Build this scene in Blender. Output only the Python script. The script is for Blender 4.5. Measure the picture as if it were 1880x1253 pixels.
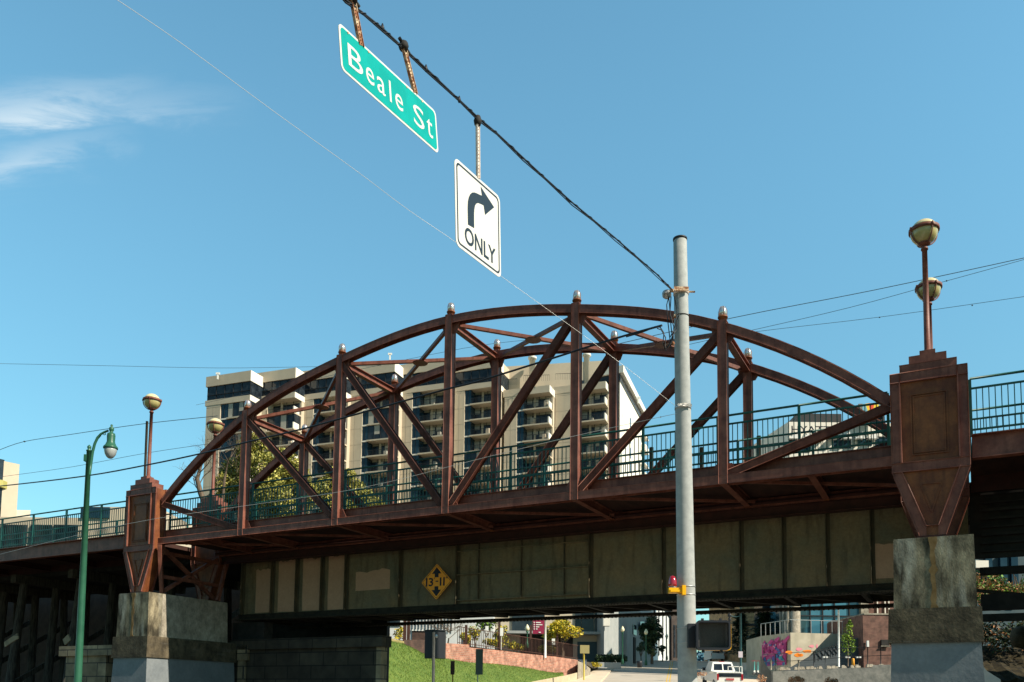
import bpy, math, random
from math import sin, cos, pi, radians, sqrt, atan2
from mathutils import Vector, Matrix
random.seed(7)
sc = bpy.context.scene
for o in list(bpy.data.objects): bpy.data.objects.remove(o)

# ------------------------------------------------------------ camera, sky, sun, exposure
PITCH, ROLL, FPX, Y0, ANG = .0836, -.0124, 1569.2, 1156.27, .4837
EYE = 1.7
cam_d = bpy.data.cameras.new('camera'); cam = bpy.data.objects.new('camera', cam_d)
sc.collection.objects.link(cam); sc.camera = cam
cam_d.sensor_width = 36; cam_d.lens = FPX/1880*36
cam_d.shift_y = (Y0-626.5)/1880
cam_d.clip_start = .05; cam_d.clip_end = 5000
cam.matrix_world = Matrix.Translation((0,0,EYE)) @ Matrix.Rotation(pi/2+PITCH,4,'X') @ Matrix.Rotation(-ROLL,4,'Z')
SUN_AZ, SUN_EL = radians(121.0), radians(40)
sd = Vector((sin(SUN_AZ)*cos(SUN_EL), cos(SUN_AZ)*cos(SUN_EL), sin(SUN_EL)))
sun_d = bpy.data.lights.new('sun','SUN'); sun = bpy.data.objects.new('sun', sun_d)
sun_d.energy = 5.0; sun_d.angle = radians(.5); sun_d.color = (1,.9,.74)
sun.rotation_euler = sd.to_track_quat('Z','Y').to_euler(); sc.collection.objects.link(sun)
w = bpy.data.worlds.new("World"); sc.world = w; w.use_nodes = True
wt = w.node_tree; N = wt.nodes; bg = N['Background']
sky = N.new('ShaderNodeTexSky'); sky.sky_type = 'NISHITA'; sky.sun_disc = False
sky.sun_elevation = SUN_EL; sky.sun_rotation = SUN_AZ
sky.air_density = 1.0; sky.dust_density = .3; sky.ozone_density = 1.5
SKY_STRENGTH = .135; SKY_TINT = (.70,1.09,.955)
bg.inputs[1].default_value = SKY_STRENGTH
tint = N.new('ShaderNodeMix'); tint.data_type='RGBA'; tint.blend_type='MULTIPLY'; tint.inputs[0].default_value = 1
wt.links.new(sky.outputs[0], tint.inputs[6]); tint.inputs[7].default_value = (*SKY_TINT,1)
tc = N.new('ShaderNodeTexCoord'); sep = N.new('ShaderNodeSeparateXYZ'); wt.links.new(tc.outputs['Generated'], sep.inputs[0])
def wm(op,a,b=None,c=None,clamp=False):
    n = N.new('ShaderNodeMath'); n.operation = op; n.use_clamp = clamp
    for i,v in enumerate((a,b,c)):
        if v is None: continue
        if isinstance(v,(int,float)): n.inputs[i].default_value = v
        else: wt.links.new(v, n.inputs[i])
    return n.outputs[0]
def ray(px,py):
    X, Y = px-940, Y0-py
    cr, sr = cos(ROLL), sin(ROLL)
    X, Y = X*cr+Y*sr, -X*sr+Y*cr
    c, s = cos(PITCH), sin(PITCH)
    y = FPX*c-Y*s; z = FPX*s+Y*c
    return Vector((X/y,1,z/y))
yy = wm('MAXIMUM', sep.outputs[1], .05)
U = wm('DIVIDE', sep.outputs[0], yy); V = wm('DIVIDE', sep.outputs[2], yy)
comb = N.new('ShaderNodeCombineXYZ'); wt.links.new(U, comb.inputs[0]); wt.links.new(V, comb.inputs[1])
mp = N.new('ShaderNodeMapping'); wt.links.new(comb.outputs[0], mp.inputs[0])
mp.inputs['Rotation'].default_value = (0,0,radians(-9)); mp.inputs['Scale'].default_value = (4,16,1)
ns = N.new('ShaderNodeTexNoise'); wt.links.new(mp.outputs[0], ns.inputs[0]); ns.inputs['Scale'].default_value = 1.6
ns.inputs['Detail'].default_value = 9; ns.inputs['Roughness'].default_value = .62; ns.inputs['Distortion'].default_value = .5
def streak(p0,p1,width,x_fade):
    a, b = ray(*p0), ray(*p1); k = (b.z-a.z)/(b.x-a.x)
    line = wm('ADD', wm('MULTIPLY', U, k), a.z-k*a.x)
    wob = wm('MULTIPLY', wm('SUBTRACT', ns.outputs[0], .5), .10)
    d = wm('DIVIDE', wm('SUBTRACT', wm('ADD', V, wob), line), width)
    g = wm('POWER', 2.718, wm('MULTIPLY', wm('MULTIPLY', d, d), -1))
    xf = ray(*x_fade).x
    f = wm('DIVIDE', wm('SUBTRACT', xf, U), .14, clamp=True)
    return wm('MULTIPLY', g, f)
s1 = streak((0,205),(250,176),.022,(330,190)); s2 = streak((0,305),(230,255),.021,(270,250))
s3 = wm('MULTIPLY', streak((0,200),(400,190),.02,(480,190)), .4)
mx = wm('MAXIMUM', wm('MAXIMUM', s1, wm('MULTIPLY', s2, .8)), s3)
cf = wm('MULTIPLY', mx, wm('MULTIPLY', wm('SUBTRACT', ns.outputs[0], .22), 2.1, clamp=True), clamp=True)
def ramp(v,a,b,c,d):
    n=N.new('ShaderNodeMapRange'); n.interpolation_type='SMOOTHSTEP'; wt.links.new(v,n.inputs[0])
    for i,x in enumerate((a,b,c,d)): n.inputs[1+i].default_value=x
    return n.outputs[0]
fz=wm('MULTIPLY', ramp(sep.outputs[2],.05,.62,.74,1.2), ramp(sep.outputs[2],.68,.95,1,.35))
fz=wm('MULTIPLY', fz, ramp(sep.outputs[1],-.6,.15,.5,1))
shp=N.new('ShaderNodeVectorMath'); shp.operation='SCALE'; wt.links.new(tint.outputs[2],shp.inputs[0]); wt.links.new(fz,shp.inputs['Scale'])
cloud = N.new('ShaderNodeMix'); cloud.data_type='RGBA'
wt.links.new(wm('MULTIPLY', cf, .68), cloud.inputs[0]); wt.links.new(shp.outputs[0], cloud.inputs[6]); cloud.inputs[7].default_value = (4.2,4.7,4.9,1)
wt.links.new(cloud.outputs[2], bg.inputs[0])
sc.view_settings.view_transform = 'Standard'; sc.view_settings.look = 'None'
sc.view_settings.exposure = 0.62; sc.view_settings.gamma = 1
sc.render.engine = 'CYCLES'; sc.cycles.max_bounces = 5

# ------------------------------------------------------------ helpers
C = sc.collection
BO = Vector((9.055,18.20,0)); bu = Vector((cos(ANG),-sin(ANG),0)); bv = Vector((sin(ANG),cos(ANG),0))
def at(px,py,D):
    r = ray(px,py)*D; return Vector((r.x,D,r.z+EYE))
def bw(s,t,z): return BO+bu*s+bv*t+Vector((0,0,z))
def on_t(px,py,t):
    r = ray(px,py); D = (t+BO.dot(bv))/(r.x*bv.x+bv.y)
    return Vector((r.x*D,D,r.z*D+EYE))
def xat(px,D,py=1200): return at(px,py,D).x
def zat(py,D,px=940): return at(px,py,D).z
def frame(ox,oy,oz=0,ang=0):
    c, s = cos(ang), sin(ang)
    return lambda x,y,z: Vector((ox+c*x-s*y, oy+s*x+c*y, oz+z))
ident = lambda x,y,z: Vector((x,y,z))
class MB:
    def __init__(self, fr=ident): self.v=[]; self.f=[]; self.m=[]; self.fr=fr; self.sm=[]
    def face(self, idx, m=0, smooth=False): self.f.append(idx); self.m.append(m); self.sm.append(smooth)
    def pts(self, P): n=len(self.v); self.v += [self.fr(*p) for p in P]; return n
    def quad(self, a,b,c,d, m=0): n=self.pts([a,b,c,d]); self.face([n,n+1,n+2,n+3],m)
    def box(self,x0,x1,y0,y1,z0,z1,m=0):
        n=self.pts([(x0,y0,z0),(x1,y0,z0),(x1,y1,z0),(x0,y1,z0),(x0,y0,z1),(x1,y0,z1),(x1,y1,z1),(x0,y1,z1)])
        for q in ((0,3,2,1),(4,5,6,7),(0,1,5,4),(1,2,6,5),(2,3,7,6),(3,0,4,7)): self.face([n+i for i in q],m)
    def frust(self,b,t,z0,z1,m=0):   # b,t = (x0,x1,y0,y1)
        n=self.pts([(b[0],b[2],z0),(b[1],b[2],z0),(b[1],b[3],z0),(b[0],b[3],z0),(t[0],t[2],z1),(t[1],t[2],z1),(t[1],t[3],z1),(t[0],t[3],z1)])
        for q in ((0,3,2,1),(4,5,6,7),(0,1,5,4),(1,2,6,5),(2,3,7,6),(3,0,4,7)): self.face([n+i for i in q],m)
    def xz(self, P, y0, y1, m=0):    # closed polygon in x-z extruded in y
        k=len(P); n=self.pts([(p[0],y0,p[1]) for p in P]+[(p[0],y1,p[1]) for p in P])
        self.face([n+i for i in range(k)],m); self.face([n+k+i for i in reversed(range(k))],m)
        for i in range(k): j=(i+1)%k; self.face([n+j,n+i,n+k+i,n+k+j],m)
    def xy(self, P, z0, z1, m=0):
        k=len(P); n=self.pts([(p[0],p[1],z0) for p in P]+[(p[0],p[1],z1) for p in P])
        self.face([n+i for i in reversed(range(k))],m); self.face([n+k+i for i in range(k)],m)
        for i in range(k): j=(i+1)%k; self.face([n+i,n+j,n+k+j,n+k+i],m)
    def strip(self, L, R, y0, y1, m=0):  # polyline ribbon with left/right offset lists in x-z, extruded in y
        k=len(L); n=self.pts([(p[0],y0,p[1]) for p in L]+[(p[0],y0,p[1]) for p in R]+[(p[0],y1,p[1]) for p in L]+[(p[0],y1,p[1]) for p in R])
        for i in range(k-1):
            a,b,c,d=n+i,n+i+1,n+k+i+1,n+k+i
            self.face([d,c,b,a],m); self.face([a+2*k,b+2*k,c+2*k,d+2*k],m)
            self.face([a,b,b+2*k,a+2*k],m); self.face([c,d,d+2*k,c+2*k],m)
        self.face([n,n+2*k,n+3*k,n+k],m); self.face([n+k-1,n+2*k-1,n+4*k-1,n+3*k-1],m)
    def ibeam(self, P, w, y0, d, m=0, fl=.018, wb=.014):  # wide-flange beam along x-z polyline, flanges facing -y/+y
        def off(h):
            out=[]
            for i,p in enumerate(P):
                a=P[max(i-1,0)]; b=P[min(i+1,len(P)-1)]; dx,dz=b[0]-a[0],b[1]-a[1]; l=sqrt(dx*dx+dz*dz)
                out.append((p[0]-dz/l*h,p[1]+dx/l*h))
            return out
        A,B=off(w/2),off(-w/2)
        self.strip(A,B,y0,y0+fl,m); self.strip(A,B,y0+d-fl,y0+d,m)
        A,B=off(wb/2),off(-wb/2); self.strip(A,B,y0+fl,y0+d-fl,m)
    def beam(self,p0,p1,w,h,m=0,up=(0,0,1),I=False):  # world-space after frame
        a=self.fr(*p0); b=self.fr(*p1); d=(b-a).normalized(); U_=Vector(up)
        x=d.cross(U_);
        if x.length<1e-4: x=d.cross(Vector((0,1,0)))
        x.normalize(); z=x.cross(d).normalized()
        def bx(x0,x1,z0,z1):
            n=len(self.v)
            for P in (a,b):
                for (i,j) in ((x0,z0),(x1,z0),(x1,z1),(x0,z1)): self.v.append(P+x*i+z*j)
            for q in ((0,1,2,3),(7,6,5,4),(0,4,5,1),(1,5,6,2),(2,6,7,3),(3,7,4,0)): self.face([n+k for k in q],m)
        if I:
            t=.018; bx(-w/2,w/2,h/2-t,h/2); bx(-w/2,w/2,-h/2,-h/2+t); bx(-.008,.008,-h/2+t,h/2-t)
        else: bx(-w/2,w/2,-h/2,h/2)
    def tube(self,P,r,n=8,m=0,caps=True):
        W=[self.fr(*p) for p in P]; R=r if isinstance(r,(list,tuple)) else [r]*len(P)
        base=len(self.v); prev=None
        for i,p in enumerate(W):
            d=(W[min(i+1,len(W)-1)]-W[max(i-1,0)]).normalized()
            if prev is None:
                x=d.cross(Vector((0,0,1)));
                if x.length<.05: x=d.cross(Vector((0,1,0)))
            else: x=prev-d*prev.dot(d)
            x.normalize(); prev=x; y=d.cross(x)
            for k in range(n):
                a=2*pi*k/n; self.v.append(p+x*cos(a)*R[i]+y*sin(a)*R[i])
        for i in range(len(W)-1):
            for k in range(n):
                a=base+i*n+k; b=base+i*n+(k+1)%n; self.face([a,b,b+n,a+n],m,True)
        if caps:
            self.face([base+k for k in range(n)],m); e=base+(len(W)-1)*n; self.face([e+k for k in reversed(range(n))],m)
    def lathe(self,cx,cy,prof,n=16,m=0):
        b=len(self.v)
        for (r,z) in prof:
            for k in range(n): a=2*pi*k/n; self.v.append(self.fr(cx+r*cos(a),cy+r*sin(a),z))
        for i in range(len(prof)-1):
            for k in range(n):
                a=b+i*n+k; c=b+i*n+(k+1)%n; self.face([a,c,c+n,a+n],m,True)
        self.face([b+k for k in reversed(range(n))],m); e=b+(len(prof)-1)*n; self.face([e+k for k in range(n)],m)
    def build(self,name,mats,parent=None,label=None):
        me=bpy.data.meshes.new(name); inv=PM[parent.name].inverted() if parent else Matrix()
        me.from_pydata([inv@v for v in self.v],[],self.f)
        if not isinstance(mats,(list,tuple)): mats=[mats]
        for q in mats: me.materials.append(q)
        me.polygons.foreach_set('material_index',self.m); me.polygons.foreach_set('use_smooth',self.sm); me.update()
        o=bpy.data.objects.new(name,me); C.objects.link(o)
        if parent: o.parent=parent; PM[o.name]=PM[parent.name]
        else: PM[o.name]=Matrix()
        if label: o['label']=label
        return o
PM={}
def thing(name,label,cat,loc=(0,0,0),rot=0,group=None,kind=None):
    o=bpy.data.objects.new(name,None); C.objects.link(o); o.empty_display_size=.2
    o.location=loc; o.rotation_euler=(0,0,rot); PM[o.name]=Matrix.Translation(Vector(loc))@Matrix.Rotation(rot,4,'Z')
    o['label']=label; o['category']=cat
    if group: o['group']=group
    if kind: o['kind']=kind
    return o
def tag(o,label,cat,group=None,kind=None):
    o['label']=label; o['category']=cat
    if group: o['group']=group
    if kind: o['kind']=kind
    return o
def solo(M,name,mats,label,cat,group=None):  # one-mesh thing with its origin at its base
    c=sum(M.v,Vector())/len(M.v); zb=min(v.z for v in M.v); T=Vector((c.x,c.y,zb)); M.v=[v-T for v in M.v]
    o=M.build(name,mats); o.location=T; return tag(o,label,cat,group)
def struct(M,name,mats):
    o=M.build(name,mats); o['kind']='structure'; return o
def dup(root,loc,rot=None,label=None):
    def cp(o,par):
        c=o.copy(); C.objects.link(c)
        if par: c.parent=par
        for ch in list(o.children): cp(ch,c)
        return c
    r=cp(root,None); r.location=loc
    if rot is not None: r.rotation_euler=(0,0,rot)
    if label: r['label']=label
    return r

# ------------------------------------------------------------ materials
def mat(name,c1,c2=None,rough=.6,metal=0,scale=4,contrast=(.35,.65),bump=0,bscale=30,stretch=(1,1,1),streak=None,spec=.3,detail=6,c3=None,coat=0):
    m=bpy.data.materials.new(name); m.use_nodes=True; nt=m.node_tree; b=nt.nodes['Principled BSDF']
    b.inputs['Roughness'].default_value=rough; b.inputs['Metallic'].default_value=metal
    b.inputs['Specular IOR Level'].default_value=spec
    if coat: b.inputs['Coat Weight'].default_value=coat
    b.inputs['Base Color'].default_value=(*c1,1)
    if c2 or bump:
        tcn=nt.nodes.new('ShaderNodeTexCoord'); mpn=nt.nodes.new('ShaderNodeMapping'); mpn.inputs['Scale'].default_value=stretch
        nt.links.new(tcn.outputs['Object'],mpn.inputs[0])
    if c2:
        n=nt.nodes.new('ShaderNodeTexNoise'); n.inputs['Scale'].default_value=scale; n.inputs['Detail'].default_value=detail; n.inputs['Roughness'].default_value=.6
        nt.links.new(mpn.outputs[0],n.inputs[0])
        r=nt.nodes.new('ShaderNodeValToRGB'); r.color_ramp.elements[0].position=contrast[0]; r.color_ramp.elements[1].position=contrast[1]
        r.color_ramp.elements[0].color=(*c1,1); r.color_ramp.elements[1].color=(*c2,1)
        nt.links.new(n.outputs[0],r.inputs[0]); last=r.outputs[0]
        if streak:  # (colour, scale xyz, lo, hi, amount)
            mp2=nt.nodes.new('ShaderNodeMapping'); mp2.inputs['Scale'].default_value=streak[1]; nt.links.new(tcn.outputs['Object'],mp2.inputs[0])
            n2=nt.nodes.new('ShaderNodeTexNoise'); n2.inputs['Scale'].default_value=1; n2.inputs['Detail'].default_value=5; nt.links.new(mp2.outputs[0],n2.inputs[0])
            mr=nt.nodes.new('ShaderNodeMapRange'); mr.inputs[1].default_value=streak[2]; mr.inputs[2].default_value=streak[3]; mr.inputs[4].default_value=streak[4]
            nt.links.new(n2.outputs[0],mr.inputs[0])
            mxn=nt.nodes.new('ShaderNodeMix'); mxn.data_type='RGBA'; nt.links.new(mr.outputs[0],mxn.inputs[0]); nt.links.new(last,mxn.inputs[6]); mxn.inputs[7].default_value=(*streak[0],1); last=mxn.outputs[2]
        nt.links.new(last,b.inputs['Base Color'])
    if bump:
        n3=nt.nodes.new('ShaderNodeTexNoise'); n3.inputs['Scale'].default_value=bscale; n3.inputs['Detail'].default_value=4; nt.links.new(mpn.outputs[0],n3.inputs[0])
        bp=nt.nodes.new('ShaderNodeBump'); bp.inputs['Strength'].default_value=bump; bp.inputs['Distance'].default_value=.02
        nt.links.new(n3.outputs[0],bp.inputs['Height']); nt.links.new(bp.outputs[0],b.inputs['Normal'])
    return m
def brickmat(name,c1,c2,mortar,scale=1.0,bw_=.5,rh=.2,ms=.02,rough=.85,axis='XZ'):
    m=bpy.data.materials.new(name); m.use_nodes=True; nt=m.node_tree; b=nt.nodes['Principled BSDF']; b.inputs['Roughness'].default_value=rough
    tcn=nt.nodes.new('ShaderNodeTexCoord'); s=nt.nodes.new('ShaderNodeSeparateXYZ'); nt.links.new(tcn.outputs['Object'],s.inputs[0])
    ad=nt.nodes.new('ShaderNodeMath'); ad.operation='ADD'; nt.links.new(s.outputs[0],ad.inputs[0]); nt.links.new(s.outputs[1],ad.inputs[1])
    cb=nt.nodes.new('ShaderNodeCombineXYZ'); nt.links.new(ad.outputs[0],cb.inputs[0]); nt.links.new(s.outputs[2],cb.inputs[1])
    br=nt.nodes.new('ShaderNodeTexBrick'); nt.links.new(cb.outputs[0],br.inputs[0])
    br.inputs['Color1'].default_value=(*c1,1); br.inputs['Color2'].default_value=(*c2,1); br.inputs['Mortar'].default_value=(*mortar,1)
    br.inputs['Scale'].default_value=scale; br.inputs['Brick Width'].default_value=bw_; br.inputs['Row Height'].default_value=rh; br.inputs['Mortar Size'].default_value=ms
    n=nt.nodes.new('ShaderNodeTexNoise'); n.inputs['Scale'].default_value=2.2; n.inputs['Detail'].default_value=6; nt.links.new(tcn.outputs['Object'],n.inputs[0])
    mr=nt.nodes.new('ShaderNodeMapRange'); mr.inputs[1].default_value=.3; mr.inputs[2].default_value=.7; mr.inputs[3].default_value=.45; mr.inputs[4].default_value=1.15; nt.links.new(n.outputs[0],mr.inputs[0])
    mx_=nt.nodes.new('ShaderNodeMix'); mx_.data_type='RGBA'; mx_.blend_type='MULTIPLY'; mx_.inputs[0].default_value=1
    nt.links.new(br.outputs[0],mx_.inputs[6]); nt.links.new(mr.outputs[0],mx_.inputs[7]); nt.links.new(mx_.outputs[2],b.inputs['Base Color'])
    return m
def fine(m,scale=9,lo=.72,hi=1.22,stretch=(1,1,1),edge=None):
    nt=m.node_tree; b=nt.nodes['Principled BSDF']; src=b.inputs['Base Color'].links[0].from_socket
    tcn=nt.nodes.new('ShaderNodeTexCoord'); mpn=nt.nodes.new('ShaderNodeMapping'); mpn.inputs['Scale'].default_value=stretch; nt.links.new(tcn.outputs['Object'],mpn.inputs[0])
    n=nt.nodes.new('ShaderNodeTexNoise'); n.inputs['Scale'].default_value=scale; n.inputs['Detail'].default_value=10; n.inputs['Roughness'].default_value=.78; nt.links.new(mpn.outputs[0],n.inputs[0])
    mr=nt.nodes.new('ShaderNodeMapRange'); mr.inputs[1].default_value=.33; mr.inputs[2].default_value=.67; mr.inputs[3].default_value=lo; mr.inputs[4].default_value=hi; nt.links.new(n.outputs[0],mr.inputs[0])
    x=nt.nodes.new('ShaderNodeMix'); x.data_type='RGBA'; x.blend_type='MULTIPLY'; x.inputs[0].default_value=1; nt.links.new(src,x.inputs[6]); nt.links.new(mr.outputs[0],x.inputs[7]); nt.links.new(x.outputs[2],b.inputs['Base Color'])
    return m
RUST=mat('rust_paint',(.135,.043,.029),(.235,.087,.058),rough=.5,scale=3,bump=.15,bscale=60,streak=((.06,.017,.012),(9,9,1.2),.5,.75,.6))
RUSTO=mat('rust_orange',(.13,.036,.015),(.25,.085,.028),rough=.5,scale=2.2,bump=.15,bscale=60,streak=((.055,.017,.01),(7,7,1.),.5,.75,.6))
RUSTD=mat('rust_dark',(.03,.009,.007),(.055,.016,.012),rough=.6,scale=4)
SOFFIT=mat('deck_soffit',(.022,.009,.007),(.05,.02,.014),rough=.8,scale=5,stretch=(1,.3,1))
GREEN=mat('rail_green',(.008,.055,.045),(.015,.10,.08),rough=.4,scale=3)
LAMPG=mat('lamp_green',(.018,.085,.05),(.03,.12,.07),rough=.38,scale=2)
CONC=mat('pier_concrete',(.045,.038,.024),(.34,.29,.19),rough=.9,scale=1.7,contrast=(.38,.68),bump=.4,bscale=25,stretch=(1.6,1.6,.7),streak=((.36,.34,.27),(2.8,2.8,.55),.5,.64,.85))
CONCD=mat('plinth_concrete',(.03,.025,.016),(.15,.12,.075),rough=.9,scale=2.5,contrast=(.3,.75),bump=.4,bscale=20,streak=((.14,.13,.11),(1,1,9),.55,.75,.6))
CONCS=mat('pier_side_concrete',(.25,.22,.17),(.38,.34,.27),rough=.9,scale=1.8,bump=.3)
STAIN=mat('rust_stain',(.16,.09,.03),(.26,.17,.075),rough=.9,scale=5)
BLUEP=mat('blue_grey_paint',(.15,.17,.185),(.20,.22,.23),rough=.7,scale=1.4,bump=.25,bscale=12)
OLIVE=mat('girder_olive',(.215,.15,.075),(.13,.125,.08),rough=.7,scale=1.1,contrast=(.3,.7),bump=.12,bscale=50,streak=((.025,.018,.012),(5,5,.8),.52,.75,.6))
OLIVM=mat('stiffener_shade',(.10,.075,.04),(.055,.05,.032),rough=.8,scale=5,stretch=(1,1,.4))  # darker olive puts the stiffener shadow lines into the colour
OLIVD=mat('girder_dark',(.015,.012,.009),(.035,.03,.018),rough=.85,scale=4,bump=.3)  # near-black olive for flanges, far girder and bracing
PATCH=mat('tan_patch',(.44,.27,.17),(.48,.30,.19),rough=.8,scale=3)
BLACK=mat('black_steel',(.012,.012,.012),(.03,.028,.025),rough=.8,scale=3)
TIMBER=mat('old_timber',(.015,.013,.011),(.09,.078,.062),rough=.9,scale=3,stretch=(6,6,.6),bump=.4)
for m_ in (CONC,CONCD,CONCS): fine(m_,7,.5,1.35,(1,1,.6))
fine(OLIVE,14,.75,1.2); fine(BLUEP,10,.85,1.1); fine(PATCH,10,.88,1.08); fine(RUST,16,.82,1.15); fine(RUSTO,16,.8,1.15)
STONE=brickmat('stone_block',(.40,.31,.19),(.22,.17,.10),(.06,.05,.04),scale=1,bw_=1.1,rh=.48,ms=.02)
STONED=brickmat('stone_block_shaded',(.075,.062,.042),(.045,.037,.026),(.012,.01,.008),scale=1,bw_=1.1,rh=.48,ms=.02)  # darker copy of the stone, shade put into the colour
BRICK=brickmat('red_brick',(.38,.13,.08),(.52,.24,.16),(.42,.3,.24),scale=1,bw_=.3,rh=.12,ms=.014)
BRICKB=brickmat('brown_brick',(.17,.075,.055),(.21,.1,.07),(.16,.1,.08),scale=1,bw_=.3,rh=.1,ms=.01)
BRICKD=brickmat('dark_brick',(.07,.035,.025),(.1,.05,.035),(.05,.035,.03),scale=1,bw_=.3,rh=.12,ms=.01)
TANB=brickmat('tan_brick',(.5,.31,.15),(.56,.36,.18),(.42,.27,.15),scale=1,bw_=.5,rh=.2,ms=.012)
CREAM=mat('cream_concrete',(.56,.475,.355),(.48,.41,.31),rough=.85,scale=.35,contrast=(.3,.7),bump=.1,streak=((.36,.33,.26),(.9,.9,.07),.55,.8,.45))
CREAMW=mat('white_and_sunlit_concrete',(.8,.76,.66),(.72,.68,.6),rough=.8,scale=.5)  # also paints sunlight onto the apartment tower's right-facing sides
GLASS=mat('dark_glass',(.008,.012,.018),(.03,.04,.05),rough=.12,scale=.8,spec=.4)
GLASSB=mat('blue_glass',(.008,.026,.045),(.02,.05,.075),rough=.12,scale=.5,spec=.4)
DARK=mat('window_frame_dark',(.02,.022,.025),rough=.5)
INNER=mat('balcony_recess',(.08,.07,.06),(.2,.17,.13),rough=.9,scale=1.2)
WHITE=mat('white_paint',(.78,.78,.74),(.7,.7,.66),rough=.5,scale=5)
SIGNW=mat('sign_white',(.66,.64,.58),(.6,.58,.53),rough=.35,scale=4)
SIGNG=mat('sign_green',(0,.28,.24),(0,.33,.285),rough=.3,scale=5,contrast=(.4,.6))
SIGNK=mat('sign_black',(.018,.026,.034),rough=.4)
SIGNY=mat('sign_yellow',(.97,.34,.006),(.98,.39,.01),rough=.35,scale=6)
BLK=mat('ink_black',(.012,.012,.02),rough=.5)
YEL=mat('signal_yellow',(.85,.42,.005),rough=.35)
RED=mat('beacon_red',(.30,.004,.015),rough=.12,spec=.9,coat=.6)
POLE=mat('pole_concrete',(.27,.285,.28),(.37,.38,.365),rough=.8,scale=9,contrast=(.3,.7),bump=.1,bscale=80,streak=((.3,.31,.3),(5,5,.4),.55,.8,.5))
GALV=mat('galvanised',(.32,.33,.33),(.42,.42,.41),rough=.45,metal=.6,scale=6)
STEEL=mat('finial_glass',(.72,.7,.68),rough=.12,metal=.7)
GLOBE=mat('globe_glass',(.34,.28,.10),(.46,.40,.18),rough=.22,scale=3,coat=.5,stretch=(1,1,1.5))
GLOBET=mat('globe_cap',(.66,.57,.32),rough=.25,coat=.4)
FROST=mat('frosted_bowl',(.36,.38,.37),(.26,.28,.28),rough=.15,scale=5,coat=.5)
CABLE=mat('black_cable',(.012,.014,.018),rough=.5)
WIREL=mat('light_wire',(.6,.58,.54),rough=.4,metal=.3)
WIREG=mat('grey_wire',(.05,.09,.12),rough=.6)
HANGR=mat('rusty_strap',(.62,.46,.30),(.26,.10,.04),rough=.7,metal=0,scale=14,contrast=(.42,.55))
HANGW=mat('galvanised_strap',(.78,.70,.62),(.6,.48,.4),rough=.5,metal=0,scale=16)
PLAST=mat('signal_black',(.02,.022,.028),rough=.45)
MESHG=mat('signal_louvre',(.085,.08,.075),(.13,.12,.11),rough=.8,scale=60)
GRASS=mat('grass',(.065,.12,.02),(.14,.19,.035),rough=.9,scale=1.3,contrast=(.3,.7),bump=.8,bscale=14)
ROAD=mat('road_concrete',(.38,.34,.28),(.46,.41,.34),rough=.9,scale=.5,bump=.1)
SIDEW=mat('sidewalk',(.55,.45,.33),(.62,.52,.4),rough=.9,scale=.9)
SOIL=mat('ground_soil',(.04,.035,.028),(.08,.07,.05),rough=1,scale=.4,bump=.5,bscale=3)
LINEY=mat('road_yellow',(.6,.38,.06),rough=.8)
BARK=mat('bark',(.07,.05,.035),(.16,.12,.085),rough=.95,scale=6,stretch=(3,3,.6))
def leaf(n,c,c2=None): 
    m=mat(n,c,c2,rough=.55,scale=1.5); m.node_tree.nodes['Principled BSDF'].inputs['Subsurface Weight'].default_value=0
    return m
LOL=[leaf('leaf_olive',(.24,.23,.045)),leaf('leaf_olive_light',(.46,.41,.10)),leaf('leaf_olive_dark',(.08,.10,.025))]
LYE=[leaf('leaf_yellow',(.42,.34,.02)),leaf('leaf_yellow_light',(.6,.46,.04)),leaf('leaf_yellow_green',(.16,.19,.02))]
LDK=[leaf('leaf_dark',(.015,.035,.018)),leaf('leaf_deep',(.03,.06,.02)),leaf('leaf_mid',(.06,.09,.03))]
LGR=[leaf('leaf_green',(.13,.24,.02)),leaf('leaf_lime',(.26,.36,.03)),leaf('leaf_dull_green',(.05,.11,.015))]  # third green is a darker leaf tone scattered at random
LDR=[leaf('leaf_dry',(.4,.2,.09)),leaf('leaf_rust',(.5,.22,.1)),leaf('leaf_tan',(.6,.42,.28))]

# ------------------------------------------------------------ ground, road
def G(y): 
    if y<28: return 0
    if y<130: return .08*(y-28)
    return .08*102-.01*(y-130)
M=MB(); ys=[-30,10,28,40,60,80,100,130,200,400,1500,3000]; xs=[-3000,-200,-60,60,200,3000]
for j,y in enumerate(ys):
    for x in xs: M.v.append(Vector((x,y,G(y)-.02)))
for j in range(len(ys)-1):
    for i in range(len(xs)-1):
        a=j*len(xs)+i; M.face([a,a+1,a+len(xs)+1,a+len(xs)])
struct(M,'ground',SOIL)
# road runs under the bridge then up the hill
def road_x(y): return (4.0+ (y-20)*.186, 15.5+(y-20)*.215)   # left/right kerb
def roadpts(y):
    L=xat(1105,70)+(y-70)*.155; R=xat(1355,70)+(y-70)*.232
    return L,R
M=MB(); yl=[-20,28,40,55,70,85,100,115,130,180]
for y in yl:
    L,R=roadpts(y)
    M.v.append(Vector((L,y,G(y)+.01))); M.v.append(Vector((R,y,G(y)+.01)))
for i in range(len(yl)-1): M.face([2*i,2*i+1,2*i+3,2*i+2])
struct(M,'road',ROAD)
M=MB()
for y0 in range(40,128,1):
    c0=sum(roadpts(y0))/2-.2; c1=sum(roadpts(y0+1))/2-.2
    for dx in (-.16,.1):
        M.v+= [Vector((c0+dx,y0,G(y0)+.016)),Vector((c0+dx+.1,y0,G(y0)+.016)),Vector((c1+dx+.1,y0+1,G(y0+1)+.016)),Vector((c1+dx,y0+1,G(y0+1)+.016))]
        n=len(M.v)-4; M.face([n,n+1,n+2,n+3])
struct(M,'road_marking',LINEY)
M=MB()
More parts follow.
